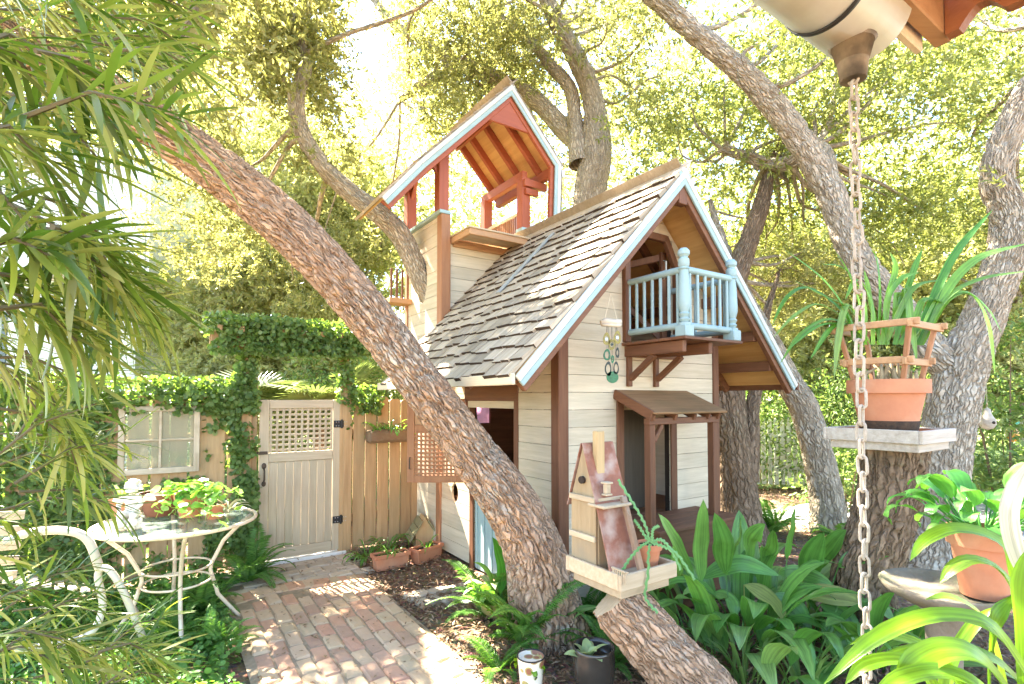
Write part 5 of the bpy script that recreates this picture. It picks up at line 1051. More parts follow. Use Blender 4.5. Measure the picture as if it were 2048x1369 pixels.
# plant in bowl at the leaning trunk
hb = gnd(1000, 1232); bo = empty('plant_bowl', hb); tag(bo, 'olive glazed bowl of striped hosta at the leaning trunk', 'pot'); q = MB(); q.lathe([(.08, 0), (.14, .05), (.165, .13), (.175, .135), (.16, .135), (.15, .1), (.01, .1)], (0, 0, 0), 32); q.build('bowl', mat('olive_glaze', (.30, .27, .10), (.24, .21, .08), rough=.3, bump=.02), bo, 'auto')
ho = empty('hosta_plant', hb + Vector((0, 0, .11))); tag(ho, 'pale striped broad-leaved hosta in the olive bowl', 'plant'); HOS = leafmat('hosta_leaf', [(.22, .40, .08), (.38, .50, .16), (.50, .56, .26), (.16, .34, .06)], .35, (1.4, 1.5, .6), rough=.35, vein=7)
clump(ho, 26, HOS, (.18, .3), (.055, .085), lance, (.5, 1.35), .7, 9, .06, 0, petiole=.10)
leaf_px(ho, [(1000, 1190, 3.8), (1005, 1140, 3.8), (995, 1100, 3.79), (985, 1075, 3.77)], .10, lance, PLY_L)
# ================================================================ gutter, eave and rain chain, top right
GE = pt(1705, 96, 1.5); GC = GE + Vector((0, 0, .118)); gr_ = .118
gut = empty('rain_gutter', GC); tag(gut, 'half-round cream rain gutter with outlet at the top right', 'gutter')
def arc_strip(r0, r1, a0, a1, n, s0, s1):
    q = MB(); vs = []
    for s in (s0, s1):
        for i in range(n + 1):
            a = a0 + (a1 - a0) * i / n
            for r in (r0, r1): vs.append(A_ * s + B_ * (r * math.cos(a)) + Vector((0, 0, r * math.sin(a))))
    m = (n + 1) * 2; fs = []
    for i in range(n):
        a = i * 2; fs += [(a, a + 2, m + a + 2, m + a), (a + 1, m + a + 1, m + a + 3, a + 3), (a, a + 1, a + 3, a + 2), (m + a, m + a + 2, m + a + 3, m + a + 1)]
    fs += [(0, m, m + 1, 1), (m - 2, m - 1, 2 * m - 1, 2 * m - 2)]; return q.add(vs, fs)
arc_strip(gr_ - .004, gr_, math.pi, 2 * math.pi, 28, -1.7, .10).build('trough', GUTTER, gut, True)
q = MB(); q.add([A_ * .10 + B_ * (gr_ * math.cos(math.pi + math.pi * i / 24)) + Vector((0, 0, gr_ * math.sin(math.pi + math.pi * i / 24))) for i in range(25)], [tuple(range(25))]); q.build('end_cap', GUTTER, gut)
q = MB(); q.tube([A_ * -1.7 + B_ * gr_, A_ * .10 + B_ * gr_], .010, 10); q.tube([A_ * -1.7 - B_ * gr_, A_ * .10 - B_ * gr_], .008, 8); q.build('rolled_rim', BROWN_U, gut, True)
for s in (-.16, -.75):
    arc_strip(gr_ + .001, gr_ + .005, math.pi, 2 * math.pi, 28, s, s + .016).build('strap', IRON, gut, True)
q = MB(); q.lathe([(.030, -.215), (.034, -.215), (.046, -.118), (.062, -.105), (.058, -.100), (.03, -.2)], (0, 0, 0), 28); q.build('outlet', mat('grimy_outlet', (.34, .26, .17), (.10, .08, .06), scale=8, rough=.6, stain=(.03, .025, .02), stain_scale=9, stain_amt=.9, rand=0), gut, True)
ch = empty('rain_chain', GC + Vector((0, 0, -.15))); tag(ch, 'rusty tan chain hanging from the gutter outlet', 'chain')
def link_mesh():
    q = MB(); n = 20; R, hl, r = .0125, .0155, .0042; P = []
    for i in range(n):
        a = 2 * math.pi * i / n; P.append(Vector((R * math.cos(a), 0, R * math.sin(a) + (hl if math.sin(a) > 0.001 else -hl if math.sin(a) < -.001 else 0))))
    vs = []; k = 8
    for i in range(n):
        t = (P[(i + 1) % n] - P[i - 1]).normalized(); u = Vector((0, 1, 0)); v = t.cross(u)
        for j in range(k): b = 2 * math.pi * j / k; vs.append(P[i] + (u * math.cos(b) + v * math.sin(b)) * r)
    q.add(vs, [(i * k + j, ((i + 1) % n) * k + j, ((i + 1) % n) * k + (j + 1) % k, i * k + (j + 1) % k) for i in range(n) for j in range(k)])
    me = bpy.data.meshes.new('link'); me.from_pydata(q.v, [], q.f); me.shade_smooth(); me.materials.append(CHAIN); return me
lm = link_mesh(); z = 0.0; k = 0
while GC.z - .15 + z > .62:
    o = link('link', lm, ch); o.location = (.002 * math.sin(k * 1.3), .002 * math.cos(k), z); o.rotation_euler = (random.uniform(-.06, .06), random.uniform(-.06, .06), .5 + (math.pi / 2 if k % 2 else 0) + random.uniform(-.2, .2)); z -= .0475; k += 1
Cn = pt(1838, 108, 1.62); ev = empty('house_eave', Cn); tag(ev, 'brown timber roof eave with scalloped edge board at the top right', 'eave')
ORG = wood('orange_soffit', (.52, .20, .06), (.38, .13, .04), 0, rough=.5)
q = MB(); q.beam(A_ * -1.7 + Vector((0, 0, .07)), A_ * .0 + Vector((0, 0, .07)), .022, .14); q.build('fascia', CREAM, ev)
q = MB(); q.beam(A_ * -1.7 - B_ * .045 + Vector((0, 0, .085)), A_ * .06 - B_ * .045 + Vector((0, 0, .085)), .045, .12); q.build('trim_board', CEDAR_U, ev)
P_ = []; Ls = 1.3; N = 156
for i in range(N + 1):
    s = Ls * i / N; ph = (s % .17) / .17; dz = 0 if ph < .2 or ph > .8 else .05 * math.sin(math.pi * (ph - .2) / .6); P_.append(-B_ * (s + .07) + A_ * .03 + Vector((0, 0, .015 + dz)))
P_ += [-B_ * (Ls + .07) + A_ * .03 + Vector((0, 0, .2)), -B_ * .07 + A_ * .03 + Vector((0, 0, .2))]
q = MB(); q.prism(P_, A_ * -.04); q.build('scalloped_board', wood('eave_brown', (.30, .115, .045), (.22, .08, .03), 1, rough=.5), ev)
for i in range(8):
    q = MB(); a = -B_ * (.075 + i * .14) + Vector((0, 0, .155)); q.beam(a - A_ * 1.7 - B_ * .065, a - A_ * .012 - B_ * .065, .132, .018); q.build('soffit_board', ORG, ev)
# ================================================================ table, cherub, pots, chair
TC = pt(357, 1042, 3.66); TZ = TC.z; tb = empty('garden_table', (TC.x, TC.y, 0), .3); tag(tb, 'round glass-topped garden table with curved cream metal legs', 'table')
q = MB(); q.lathe([(.01, TZ - .004), (.465, TZ - .004), (.467, TZ + .004), (.01, TZ + .004)], (0, 0, 0), 64); q.build('glass_top', GLASS, tb)
q = MB(); q.ring((0, 0, TZ - .004), .482, .013, n=72); q.build('rim', CREAMP, tb, True)
for i in range(4):
    a = i * math.pi / 2 + .35; c, s = math.cos(a), math.sin(a); q = MB(); q.tube([Vector((r * c, r * s, z)) for r, z in ((.46, TZ - .015), (.40, TZ - .06), (.28, TZ - .18), (.205, TZ - .33), (.20, .38), (.25, .2), (.36, .05), (.40, 0))], .013, 10); q.build('leg', CREAMP, tb, True)
for z in (.34, .44):
    q = MB(); q.ring((0, 0, z), .205, .008, n=44); q.build('brace_ring', CREAMP, tb, True)
def on_table(px, py, d): p = pt(px, py, d); return Vector((p.x, p.y, TZ + .005))
# cherub: one body mesh, wings and base as parts
cl = on_table(262, 1050, 3.46); ce = empty('cherub_statue', cl, .25); tag(ce, 'white cast-stone seated cherub statue on the glass table', 'statue')
body = MB()
def limb(a, b, r0, r1, n=6):
    for i in range(n + 1): t = i / n; body.ball(Vector(a).lerp(Vector(b), t), r0 + (r1 - r0) * t, 10, 8)
body.ball((0, .01, .125), (.042, .034, .05)); body.ball((0, .006, .175), (.046, .032, .042)); body.ball((0, .01, .085), (.05, .045, .035)); limb((0, .005, .205), (.006, 0, .225), .016, .016, 2)
body.ball((.008, -.008, .258), (.036, .040, .042)); body.ball((.008, -.045, .252), .008); body.ball((-.008, -.04, .243), .013); body.ball((.024, -.04, .243), .013); body.ball((.008, -.042, .230), (.010, .006, .005))
for i in range(46):
    a, b = random.uniform(0, 6.28), random.uniform(-.2, 1.5); p = Vector((.008 + .042 * math.cos(a) * math.cos(b), -.002 + .044 * math.sin(a) * math.cos(b), .265 + .040 * math.sin(b)))
    if p.y > -.03 or p.z > .285: body.ball(p, random.uniform(.009, .014), 8, 6)
limb((-.044, 0, .195), (-.070, -.01, .145), .017, .014); limb((-.070, -.01, .145), (-.048, -.045, .105), .014, .011); limb((.044, 0, .195), (.062, -.02, .150), .017, .014); limb((.062, -.02, .150), (.030, -.05, .115), .014, .011)
limb((-.025, -.01, .085), (-.034, -.075, .095), .027, .021); limb((-.034, -.075, .095), (-.030, -.085, .025), .020, .013); limb((-.030, -.085, .022), (-.032, -.112, .016), .012, .010, 3)
limb((.028, -.01, .085), (.042, -.075, .090), .027, .021); limb((.042, -.075, .090), (.022, -.09, .030), .020, .013); limb((.022, -.09, .026), (.018, -.115, .02), .012, .010, 3)
bo_ = body.build('body', PLASTER, ce, True); rm = bo_.modifiers.new('fuse', 'REMESH'); rm.mode = 'VOXEL'; rm.voxel_size = .0038; rm.use_smooth_shade = True; sm = bo_.modifiers.new('soft', 'SMOOTH'); sm.iterations = 4
for s in (-1, 1):
    w_ = MB(); 
    for i in range(6): a = .2 + i * .22; w_.ball((s * (.04 + .045 * math.cos(a) + .01), .045, .16 + .05 * math.sin(a) - i * .006), (.034, .007, .013), 10, 6, Matrix.Rotation(-s * (a - .3), 3, 'Y'))
    w_.build('wing', PLASTER, ce, True)
w_ = MB()
for i in range(26): a = random.uniform(0, 6.28); r = random.uniform(.03, .07); w_.ball((r * math.cos(a), r * math.sin(a) - .02, random.uniform(.01, .05)), random.uniform(.018, .03), 8, 6)
w_.build('cloud_base', PLASTER, ce, True)
pot('terracotta pot of seedlings behind the cherub', on_table(247, 1005, 3.82), .088, .135); sd = empty('seedling_plant', on_table(247, 1005, 3.82) + Vector((0, 0, .12))); tag(sd, 'leafy seedlings in the pot behind the cherub', 'plant'); clump(sd, 16, leafmat('seedling_leaf', [(.20, .34, .10), (.30, .42, .16)], .35), (.08, .16), (.02, .035), lance, (.8, 1.5), .4, 21, .05, 0)
pot('wide brown bowl pot in the middle of the glass table', on_table(322, 1012, 3.84), .15, .16, mat('brown_bowl', (.22, .09, .05), (.14, .06, .035), rough=.7))
pot('terracotta pot under the round-leaved plant', on_table(380, 1025, 3.78), .10, .17); pot('terracotta pot at the right rim of the glass table', on_table(430, 1018, 3.72), .075, .10)
rl_ = empty('round_leaf_plant', on_table(375, 1040, 3.66)); tag(rl_, 'round-leaved trailing nasturtium plant covering the glass table', 'plant'); NAS = leafmat('round_leaf', [(.22, .42, .05), (.30, .50, .08), (.38, .54, .14), (.18, .36, .05), (.46, .56, .24)], .35, (1.4, 1.5, .6), rough=.4)
def disc_mesh(r):
    q = MB(); n = 14; q.add([(0, 0, 0)] + [(r * math.cos(2 * math.pi * i / n) * random.uniform(.94, 1.05), r * math.sin(2 * math.pi * i / n) * random.uniform(.94, 1.05), r * .12 * math.sin(i * 1.7) + r * .1) for i in range(n)], [(0, i + 1, (i + 1) % n + 1) for i in range(n)])
    q.tube([(0, 0, 0), (r * .3, 0, -r * 1.4)], .0016, 4); me = bpy.data.meshes.new('leaf'); me.from_pydata(q.v, [], q.f); me.shade_smooth(); me.materials.append(NAS); return me
dms = [disc_mesh(r) for r in (.026, .031, .036, .029)]
for i in range(110):
    t = random.random(); px = random.gauss(390, 50); py = 960 + abs(random.gauss(0, 1)) * 40 + .10 * abs(px - 390); px = min(478, max(290, px)); d = 3.70 - (py - 960) / 90 * .32 + random.uniform(-.05, .05)
    p = pt(px, min(py, 1062), d); p.z = max(p.z, TZ + .012); o = link('leaf', random.choice(dms), rl_); o.location = p - rl_.location; o.rotation_euler = (random.uniform(.0, .9), random.uniform(-.5, .5), random.uniform(0, 6.28))
br = empty('bromeliad_plant', on_table(455, 1012, 3.75)); tag(br, 'pale grey-green bromeliad with dry leaf tips at the table edge', 'plant'); clump(br, 28, leafmat('bromeliad_leaf', [(.34, .44, .30), (.48, .50, .34), (.60, .50, .34)], .2, (1.2, 1.2, .9)), (.14, .24), (.018, .03), strap, (.3, 1.4), .5, 12, .02, .03, fold=.5)
bl_ = empty('big_leaf_plant', on_table(400, 1010, 3.8) + Vector((0, 0, .12))); tag(bl_, 'larger green-leaved plant rising behind the round leaves', 'plant'); clump(bl_, 16, PLY_L, (.10, .16), (.06, .09), lance, (.3, 1.2), .6, 14, .08, 0, petiole=.05)
# cream metal armchair
cb = pt(95, 1250, 3.15); chair = empty('garden_armchair', (cb.x, cb.y, 0)); tag(chair, 'cream tubular metal garden armchair at the left, behind leaves', 'chair')
def cpx(L): return [pt(x, y, d) - Vector(chair.location) for x, y, d in L]
CW = mat('white_enamel', (.62, .54, .43), (.52, .43, .32), scale=6, rough=.35, bump=.05, rand=0)
for dd in (0, .48):
    q = MB(); q.tube([Vector(p[:3]) for p in catmull([(*p, 0) for p in cpx([(30, 1300, 3.05 + dd), (120, 1288, 3.1 + dd), (180, 1268, 3.15 + dd), (205, 1215, 3.2 + dd), (196, 1150, 3.2 + dd), (215, 1138, 3.2 + dd), (245, 1180, 3.22 + dd), (285, 1274 if dd == 0 else 1250, 3.3 + dd)])], 40)], .020, 10); q.build('leg_frame', CW, chair, True)
    q = MB(); q.tube([Vector(p[:3]) for p in catmull([(*p, 0) for p in cpx([(10, 1085, 3.0 + dd), (60, 1066, 3.05 + dd), (130, 1062, 3.1 + dd), (175, 1080, 3.15 + dd), (200, 1140, 3.2 + dd)])], 24)], .024, 10); q.build('arm', CW, chair, True)
for i in range(7):
    a, b = cpx([(15 + i * 26, 1165 + i * 3, 3.02 + i * .02), (15 + i * 26, 1150 + i * 3, 3.5 + i * .02)]); q = MB(); q.beam(a, b, .045, .012); q.build('seat_slat', CW, chair)
for i in range(5):
    a, b = cpx([(-40, 1035 + i * 30, 3.0), (48 - i * 4, 1030 + i * 30, 3.35)]); q = MB(); q.beam(a, b, .012, .055); q.build('back_slat', CW, chair)
# ================================================================ chimes, planters, small houses
c0 = HW(.22, -.32, 2.36); gc = empty('geode_wind_chime', c0); tag(gc, 'wind chime of green geode slices hanging by the balcony', 'wind chime')
ROPE = mat('pale_rope', (.72, .62, .45), (.6, .5, .35), rough=.9)
q = MB(); q.tube([(0, 0, 0), (-.045, 0, -.19)], .003, 6); q.build('cord', ROPE, gc); q = MB(); q.tube([(0, 0, 0), (.045, 0, -.19)], .003, 6); q.build('cord', ROPE, gc)
q = MB(); q.tube([(-.075, 0, -.21), (-.03, .004, -.20), (.03, -.003, -.215), (.075, 0, -.205)], [.018, .024, .026, .018], 10); q.tube([(-.07, -.01, -.225), (.07, -.012, -.235)], .014, 8); q.build('driftwood_bar', mat('driftwood', (.74, .64, .50), (.58, .47, .34), scale=20, stretch=(.3, 3, 3), rough=.9, bump=.6), gc, True)
def geo(x, z, rx, rz, hole, m, m2):
    q = MB(); n = 22; vs = []
    for yy in (-.004, .004):
        for i in range(n): a = 2 * math.pi * i / n; j = 1 + .07 * math.sin(3 * a + x * 90); vs += [(x + rx * j * math.cos(a), yy, z + rz * j * math.sin(a)), (x + rx * hole * math.cos(a), yy, z + rz * hole * math.sin(a))]
    fs = []
    for i in range(n):
        a, b = 2 * i, 2 * ((i + 1) % n); fs += [(a, b, b + 1, a + 1), (2 * n + a, 2 * n + a + 1, 2 * n + b + 1, 2 * n + b), (a, 2 * n + a, 2 * n + b, b), (a + 1, b + 1, 2 * n + b + 1, 2 * n + a + 1)]
    q.add(vs, fs); o = q.build('geode_slice', m, gc)
    if m2: s = MB(); s.tube([(x, -.002, z), (x, .002, z)], rx * hole * .8, 12); s.build('bead', m2, o)
OLV = mat('olive_agate', (.30, .24, .05), (.16, .13, .03), scale=30, rough=.25, rand=.2); BLK = mat('dark_agate', (.02, .03, .025), (.01, .015, .012), scale=30, rough=.2); GRN = mat('green_agate', (.02, .16, .06), (.01, .07, .03), scale=18, rough=.2); SHN = mat('pale_shell', (.66, .78, .78), (.5, .62, .66), rough=.2)
geo(-.032, -.33, .026, .045, .55, OLV, SHN); geo(.045, -.32, .026, .048, .55, OLV, SHN); geo(.006, -.37, .026, .04, .5, OLV, BLK); geo(-.03, -.445, .026, .042, .6, GRN, None); geo(.045, -.43, .014, .038, .5, BLK, None); geo(.010, -.475, .012, .03, .4, GRN, None); geo(-.022, -.545, .024, .052, .62, BLK, None); geo(.035, -.54, .020, .046, .62, BLK, None)
q = MB(); q.tube([(.008, -.004, -.605), (.008, .004, -.605)], .043, 28); q.build('green_disc', GRN, gc)
for x, z in ((-.032, -.29), (.045, -.28), (.006, -.335), (-.03, -.41), (.045, -.40), (-.02, -.50), (.035, -.50), (.008, -.565)):
    q = MB(); q.tube([(x, 0, z), (x * .9, 0, -.22)], .0012, 4); q.build('thread', IRON, gc)
wc = pt(463, 868, 5.0); tc2 = empty('tube_wind_chime', wc); tag(tc2, 'silver tube wind chime hanging in the fence ivy', 'wind chime'); 
q = MB(); q.lathe([(.01, 0), (.045, 0), (.045, .012), (.01, .012)], (0, 0, 0), 20); q.build('top_disc', BROWN_U, tc2); CHR = mat('silver_tube', (.75, .74, .72), (.7, .69, .66), metallic=.9, rough=.3, bump=0)
for i in range(6): a = i * 1.047; q = MB(); q.tube([(.036 * math.cos(a), .036 * math.sin(a), -.03), (.036 * math.cos(a), .036 * math.sin(a), -.17 - i * .018)], .007, 8); q.build('tube', CHR, tc2, True)
for k, (px, py, rz, lab) in enumerate(((781, 1136, .0, 'ribbed terracotta trough planter nearer the garden gate'), (853, 1121, .35, 'ribbed terracotta trough planter beside the small dog-house box'))):
    g0 = gnd(px, py); o = empty('trough_planter', g0, HROT + rz); tag(o, lab, 'planter', 'terracotta troughs'); hx, hy, H = .165, .06, .14
    q = MB(); q.add([(-hx * .9, -hy * .85, 0), (hx * .9, -hy * .85, 0), (hx * .9, hy * .85, 0), (-hx * .9, hy * .85, 0), (-hx, -hy, H), (hx, -hy, H), (hx, hy, H), (-hx, hy, H)], [(3, 2, 1, 0), (0, 1, 5, 4), (1, 2, 6, 5), (2, 3, 7, 6), (3, 0, 4, 7)]); q.build('trough_body', TERRA, o)
    q = MB(); q.span((-hx - .012, -hy - .012, H - .03), (hx + .012, -hy + .006, H + .006), .006); q.span((-hx - .012, hy - .006, H - .03), (hx + .012, hy + .012, H + .006), .006); q.span((-hx - .012, -hy + .0065, H - .03), (-hx + .006, hy - .0065, H + .006), .006); q.span((hx - .006, -hy + .0065, H - .03), (hx + .012, hy - .0065, H + .006), .006); tag(q.build('rim', TERRA, o), kind='stuff')
    q = MB(); q.span((-hx + .006, -hy + .006, H - .035), (hx - .006, hy - .006, H - .015)); q.build('soil', SOIL, o)
    p_ = empty('trough_plant', g0 + Vector((0, 0, .12)), HROT); tag(p_, ('spider plant in the trough nearer the gate', 'small strappy seedlings in the trough by the dog-house box')[k], 'plant'); clump(p_, (18, 9)[k], ORC, (.10, .22), (.012, .02), strap, (.6, 1.4), .7, 31 + k, .08, 0, fold=.4)
for px, py, n, lab in ((735, 1118, 46, 'grassy spider plant clump at the right gate post'), (775, 1098, 30, 'grassy plant against the fence behind the troughs')):
    o = empty('grassy_plant', gnd(px, py)); tag(o, lab, 'plant', 'grassy plants'); clump(o, n, ORC, (.2, .36), (.012, .02), strap, (.6, 1.45), .9, px, .1, 0, fold=.4)
dh = empty('small_box_house', gnd(846, 1092), HROT - .25); tag(dh, 'small weathered gabled wooden box by the tower corner', 'box'); OLDW = wood('mossy_board', (.36, .31, .16), (.24, .20, .10), 0, rough=.9, stain=(.2, .2, .08))
q = MB(); q.prism([(-.10, -.13, 0), (.10, -.13, 0), (.10, -.13, .17), (0, -.13, .33), (-.10, -.13, .17)], (0, .26, 0)); q.build('body', PINE_Z, dh)
for s in (-1, 1):
    for k in range(3):
        d_ = Vector((-s * .13, 0, .2)).normalized(); a = Vector((s * .145, 0, .125)) + d_ * (k * .085); q = MB(); q.beam(a + Vector((0, -.17, 0)), a + Vector((0, .17, 0)), .08, .016, (s * .84, 0, .54)); q.build('roof_board', OLDW, dh)
hp = empty('hanging_trough', HW(-.42, 2.40, 1.20), HROT); tag(hp, 'cork bark trough of ferns hung on the fence planks', 'planter'); q = MB(); q.beam((-.25, 0, 0), (.25, 0, 0), .13, .14, (0, 0, 1), .04); q.build('trough_body', BARKD, hp)
hpl = empty('hanging_fern', HW(-.42, 2.38, 1.27), HROT); tag(hpl, 'mixed ferns and spider plant in the hung cork trough', 'plant'); clump(hpl, 30, ORC, (.10, .24), (.014, .022), strap, (.3, 1.4), .9, 77, .2, 0, fold=.4); clump(hpl, 16, PLY_L, (.05, .08), (.03, .05), lance, (-.3, .6), .5, 79, .22, 0, petiole=.05)
nb_ = empty('neighbour_house', (-9.6, 12, 0)); tag(nb_, 'white clapboard neighbour house behind the left fence', 'house'); NW = mat('white_clapboard', (.80, .80, .76), (.74, .74, .70), scale=2, rough=.6, bump=.05)
q = MB(); q.span((-6, 0, 0), (.95, 5, 4.4)); q.build('wall', NW, nb_)
for i in range(24):
    q = MB(); q.beam((-6, -.012, .1 + i * .18), (.94, -.012, .1 + i * .18), .02, .17, (0, -.1, 1)); q.build('clapboard', NW, nb_)
q = MB(); q.span((-6, -.5, 4.4), (1.55, 5, 7.2)); q.build('upper_wall', NW, nb_)
for x in (.95, 1.45): q = MB(); q.span((x - .12, -.53 if x > 1 else -.04, 4.42 if x > 1 else 0), (x + .02, -.505 if x > 1 else -.026, 7.2 if x > 1 else 4.38)); q.build('corner_board', TRIM, nb_)
q = MB(); q.span((-3, -.06, 1.9), (-2, -.03, 3.6)); q.build('window', mat('dark_pane', (.1, .13, .15), rough=.1, bump=0), nb_)
# palmettos behind the gate
PAL = leafmat('palmetto_leaf', [(.14, .18, .07), (.19, .23, .09), (.10, .14, .05)], .3, (1.4, 1.4, .8), rough=.4)
def fan_mesh(R):
    q = MB(); Bv = np.zeros((26, 3)); a = np.linspace(-1.9, 1.9, 26); D = np.stack([np.cos(a), np.sin(a), np.full(26, -.15)], -1); V, F = leaves(Bv, D, np.tile([0, 0, 1.0], (26, 1)), np.full(26, R), np.full(26, R * .075), T_BLADE)
    me = bpy.data.meshes.new('frond'); q.tube([(-.5, 0, -.25), (0, 0, 0)], .01, 5); b = len(V); me.from_pydata([tuple(v) for v in V] + q.v, [], [tuple(int(i) for i in f) for f in F] + [tuple(b + i for i in f) for f in q.f]); me.materials.append(PAL); return me
fm = [fan_mesh(r) for r in (.55, .65, .6)]
for px, d, lab in ((470, 6.9, 'fan palmetto behind the gate, left of its lattice'), (560, 7.2, 'fan palmetto straight behind the gate'), (640, 7.0, 'fan palmetto behind the right gate post')):
    b = pt(px, 798, d); o = empty('palmetto', (b.x, b.y, 0)); tag(o, lab, 'palm', 'palmettos')
    for i in range(9): f = link('frond', random.choice(fm), o); a = i * .7; f.location = (.35 * math.cos(a), .35 * math.sin(a), random.uniform(1.1, 1.75)); f.rotation_euler = (random.uniform(-.3, .3), random.uniform(-1.1, -.3), a)
    q = MB(); q.tube([(0, 0, 0), (0, 0, .7), (.02, 0, 1.2)], [.09, .08, .06], 8); q.build('stem', BARKD, o, True)
# picket fence, ornaments and shrubs at the far right
pf = empty('picket_fence', pt(1585, 798, 9.5) * Vector((1, 1, 0)) if False else Vector((pt(1590, 798, 9.5).x, 9.5, 0)), -.1); tag(pf, 'white picket fence far behind the slim oak', 'fence')
for z in (.35, .95):
    q = MB(); q.span((-1.6, .011, z - .03), (2.2, .04, z + .03)); q.build('rail', WHITEP, pf)
for i in range(34):
    x = -1.55 + i * .11; h = 1.25 + random.uniform(-.02, .02); q = MB(); q.prism([(x - .036, 0, .05), (x + .036, 0, .05), (x + .036, 0, h - .06), (x, 0, h), (x - .036, 0, h - .06)], (0, .011, 0)); q.build('picket', WHITEP, pf)
SHR = leafmat('shrub_leaf', [(.08, .15, .035), (.13, .21, .05), (.19, .26, .08), (.26, .30, .12)], .38, (1.5, 1.5, .8), rough=.5)
def shrub(label, px, d, w_, h, n, m=SHR, L=(.06, .11)):
    b = pt(px, 798, d); o = empty('shrub', (b.x, b.y, 0)); tag(o, label, 'shrub', 'shrubs')
    nc = 30; cc = np.stack([RNG.normal(size=nc) * w_ * .4, RNG.normal(size=nc) * w_ * .3, RNG.uniform(.15, 1, nc) * h], -1); k = RNG.integers(0, nc, n); P = cc[k] + RNG.normal(size=(n, 3)) * w_ * .13; P[:, 2] = np.maximum(P[:, 2], .03)
    Ls = RNG.uniform(*L, n); V, F = leaves(P, unit(P - cc[k]) + RNG.normal(size=(n, 3)) * .5, RNG.normal(size=(n, 3)) * .5 + np.array([0, -.2, .8]), Ls, Ls * .42, T_LEAF); np_mesh('foliage', V, F, m, o)
    for i in range(7): c = cc[i]; q = MB(); q.tube([(c[0] * .2, c[1] * .2, 0), tuple(c * .5), tuple(c)], [.014, .01, .004], 5); q.build('stem', BARKD, o)
for a in (('bright shrub over the picket fence, left part', 1520, 9.9, 1.5, 2.0, 4200), ('bright shrub over the picket fence, right part', 1680, 9.2, 1.5, 2.1, 4200), ('green shrub between slim oak and sawn trunk', 1690, 7.6, .7, 1.0, 1600), ('leafy shrub behind the forked oak trunk', 1790, 8.4, 1.3, 2.0, 3600), ('glossy shrub right of the forked oak', 2010, 6.6, .9, 2.6, 3600), ('low shrub at the right edge by the gravel', 2040, 7.6, .8, 1.0, 1600), ('pale shrub over the left fence, beside the white house', 330, 7.2, 1.2, 1.8, 3600), ('pale shrub right of the arbor behind the plank fence', 740, 7.6, .9, 2.2, 3000), ('pale shrub showing over the garden gate', 560, 8.6, 1.6, 2.2, 4200), ('low shrub behind the left fence corner', 60, 6.4, 1.2, 1.7, 3000)): shrub(*a)
og = gnd(2030, 1040); orn = empty('garden_stake', og); tag(orn, 'orange pineapple-shaped garden stake at the right edge', 'ornament'); zt = pt(2030, 870, og.y).z
q = MB(); q.tube([(0, 0, 0), (0, 0, zt - .08)], .006, 6); q.build('stake', IRON, orn); q = MB(); q.ball((0, 0, zt), (.085, .05, .10), 16, 12); q.build('fruit', mat('orange_glass', (.85, .38, .06), (.75, .30, .05), rough=.2, bump=.1), orn, True)
q = MB(); 
for i in range(5): q.beam((0, 0, zt + .08), ((i - 2) * .05, 0, zt + .17), .01, .03); 
q.build('leaf_crown', mat('teal_paint', (.10, .45, .30), rough=.4), orn)
for px, py, lab in ((1975, 840, 'grey gourd bird house hanging right of the forked oak'),):
    c = pt(px, py, 6.0); o = empty('gourd_bird_house', c); tag(o, lab, 'bird house'); q = MB(); q.lathe([(.005, .14), (.03, .12), (.04, .06), (.075, 0), (.08, -.05), (.05, -.10), (.005, -.115)], (0, 0, 0), 20); q.build('gourd', GREYWOOD, o, True); 
    if px < 2000: q = MB(); q.tube([(-.0, -.08, -.03), (0, -.06, -.03)], .018, 12); q.build('hole', DARK, o)
    q = MB(); q.tube([(0, 0, .14), (0, 0, .9)], .003, 4); q.build('cord', ROPE, o)
# ================================================================ long-leaved shrub in the left foreground
PODO = leafmat('podocarpus_leaf', [(.05, .10, .015), (.09, .16, .025), (.15, .23, .04), (.26, .31, .07), (.04, .08, .012), (.38, .38, .13), (.07, .13, .02)], .42, (1.7, 1.65, .55), rough=.32, spec=.45)
PB = wood('green_twig', (.16, .13, .06), (.10, .08, .04), 2)
def pleaf(L, wd, c):
    P = [Vector((L * t, 0, -c * L * t * t)) for t in np.linspace(0, 1, 6)]; return ribbon_mesh('leaf', P, wd, lambda t: np.clip(np.sin(np.pi * np.clip(t * .94 + .05, 0, 1)) ** .55, .03, 1), (.0001, 0, 1), PODO, 7, .2)
PLM = [pleaf(L, w_, c) for L, w_, c in ((.115, .009, .1), (.14, .0105, .25), (.095, .0085, .0), (.125, .011, .4), (.155, .0105, .15), (.08, .0075, .2))]
PLV = [(np.array([v.co for v in me.vertices]), np.array([p.vertices for p in me.polygons])) for me in PLM]
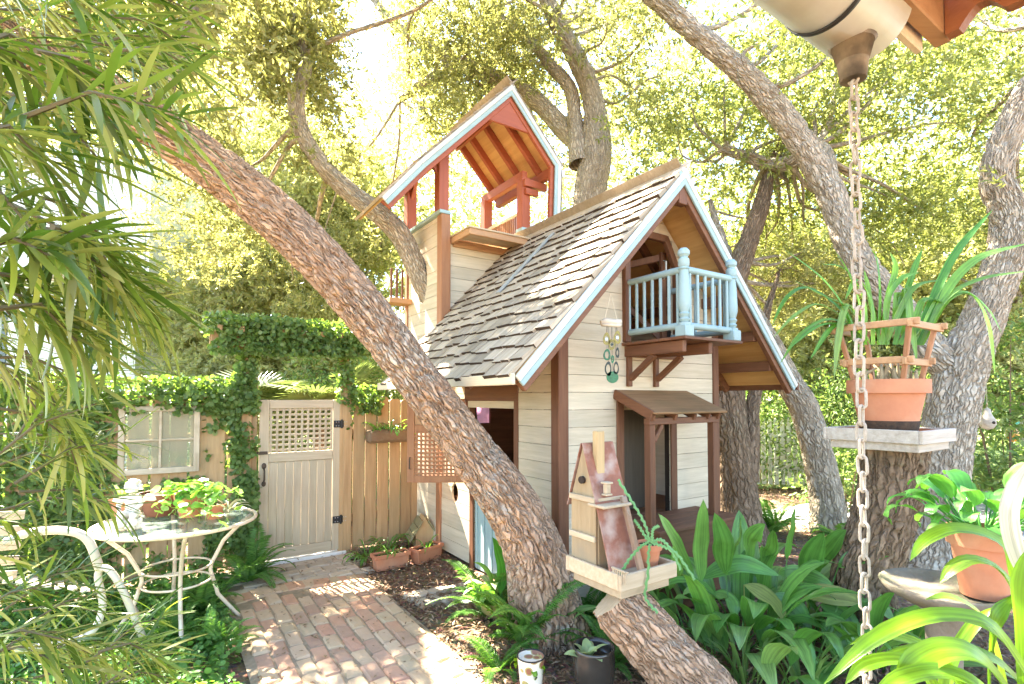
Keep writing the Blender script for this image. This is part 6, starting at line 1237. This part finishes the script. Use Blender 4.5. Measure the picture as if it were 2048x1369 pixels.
def podocarpus(label, origin, twigs, keep, seed):
    """twigs: (start pixel, end pixel, depth0, depth1); leaves spiral round every twig"""
    o = empty('podocarpus_shrub', origin); tag(o, label, 'shrub', 'long-leaved shrubs'); rr = random.Random(seed); O = Vector(origin); near_ = []; mb = MB()
    for (x0, y0, d0, x1, y1, d1, nl) in twigs:
        a, b = pt(x0, y0, d0), pt(x1, y1, d1); mid = (a + b) / 2 + Vector((0, 0, .03)); L = (b - a).length; q = MB(); q.tube([a - O, mid - O, b - O], [.004, .003, .0015], 5); q.build('twig', PB, o); ax = (b - a).normalized(); ref = ax.cross(Vector((0, 0, 1))).normalized(); up = ref.cross(ax)
        for i in range(nl):
            t = (i + .5) / nl; t = t ** .8; c = a.lerp(mid, t * 2) if t < .5 else mid.lerp(b, t * 2 - 1); th = i * 2.399 + rr.uniform(-.4, .4); s = .75 + .35 * t
            dr = (ax * rr.uniform(.55, 1.1) + (ref * math.cos(th) + up * math.sin(th)) * rr.uniform(.5, .9) + Vector((0, 0, -.18))).normalized(); nz = (Vector((0, 0, 1)) - dr * dr.z + ref * rr.uniform(-.5, .5)); nz = (nz - dr * nz.dot(dr)).normalized(); y = nz.cross(dr); k = rr.uniform(.75, 1.15) * s
            M = Matrix.Translation(c - O) @ Matrix((dr, y, nz)).transposed().to_4x4() @ Matrix.Scale(k, 4); near_.append((c.y, M, rr.randrange(len(PLM))))
    near_.sort(key=lambda q: q[0]); V = []; F = []; bb_ = 0
    for i, (_, M, j) in enumerate(near_):
        if i < keep: l_ = link('leaf', PLM[j], o); l_.matrix_local = M
        else:
            v, f = PLV[j]; Mn = np.array(M); V.append(v @ Mn[:3, :3].T + Mn[:3, 3]); F.append(f + bb_); bb_ += len(v)
    if V: tag(np_mesh('foliage', np.concatenate(V), np.concatenate(F), PODO, o, True), kind='stuff')
    return o
rr = random.Random(4); tw = []
for i in range(42):
    y = rr.uniform(-60, 640); x = rr.uniform(-260, 120); d = rr.uniform(.62, 1.35); ln = rr.uniform(150, 290); a = rr.uniform(-.25, .75); tw.append((x, y, d, x + ln * math.cos(a), y + ln * math.sin(a), d + rr.uniform(-.05, .2), 30))
for i in range(14):
    y = rr.uniform(-80, 160); x = rr.uniform(60, 230); d = rr.uniform(1.0, 1.6); a = rr.uniform(-.3, .5); tw.append((x, y, d, x + 170 * math.cos(a), y + 170 * math.sin(a), d + .1, 26))
for i in range(8):
    y = rr.uniform(380, 560); x = rr.uniform(60, 170); d = rr.uniform(.8, 1.1); a = rr.uniform(.3, .7); tw.append((x, y, d, x + 170 * math.cos(a), y + 170 * math.sin(a), d + .1, 26))
podocarpus('long-leaved evergreen branches crowding the upper left foreground', (-1.0, .8, 0), tw, 260, 3)
tw = []
for i in range(20):
    y = rr.uniform(960, 1360); x = rr.uniform(-240, 40); d = rr.uniform(1.0, 1.9); a = rr.uniform(-.5, .25); ln = rr.uniform(130, 240); tw.append((x, y, d, x + ln * math.cos(a), y + ln * math.sin(a), d + rr.uniform(0, .2), 26))
for i in range(10):
    y = rr.uniform(1290, 1400); x = rr.uniform(60, 240); d = rr.uniform(1.3, 1.9); a = rr.uniform(-.7, .1); tw.append((x, y, d, x + 120 * math.cos(a), y + 120 * math.sin(a), d + .1, 22))
podocarpus('long-leaved evergreen branches at the lower left in front of the armchair', (-1.3, 1.3, 0), tw, 40, 5)
tw = [(rr.uniform(-120, 60), rr.uniform(640, 960), d_, rr.uniform(120, 240), rr.uniform(720, 960), d_ + .1, 22) for d_ in [rr.uniform(1.0, 1.6) for _ in range(14)]]
podocarpus('long-leaved evergreen branches in front of the ivy fence at the left', (-1.1, 1.1, 0), tw, 20, 6)
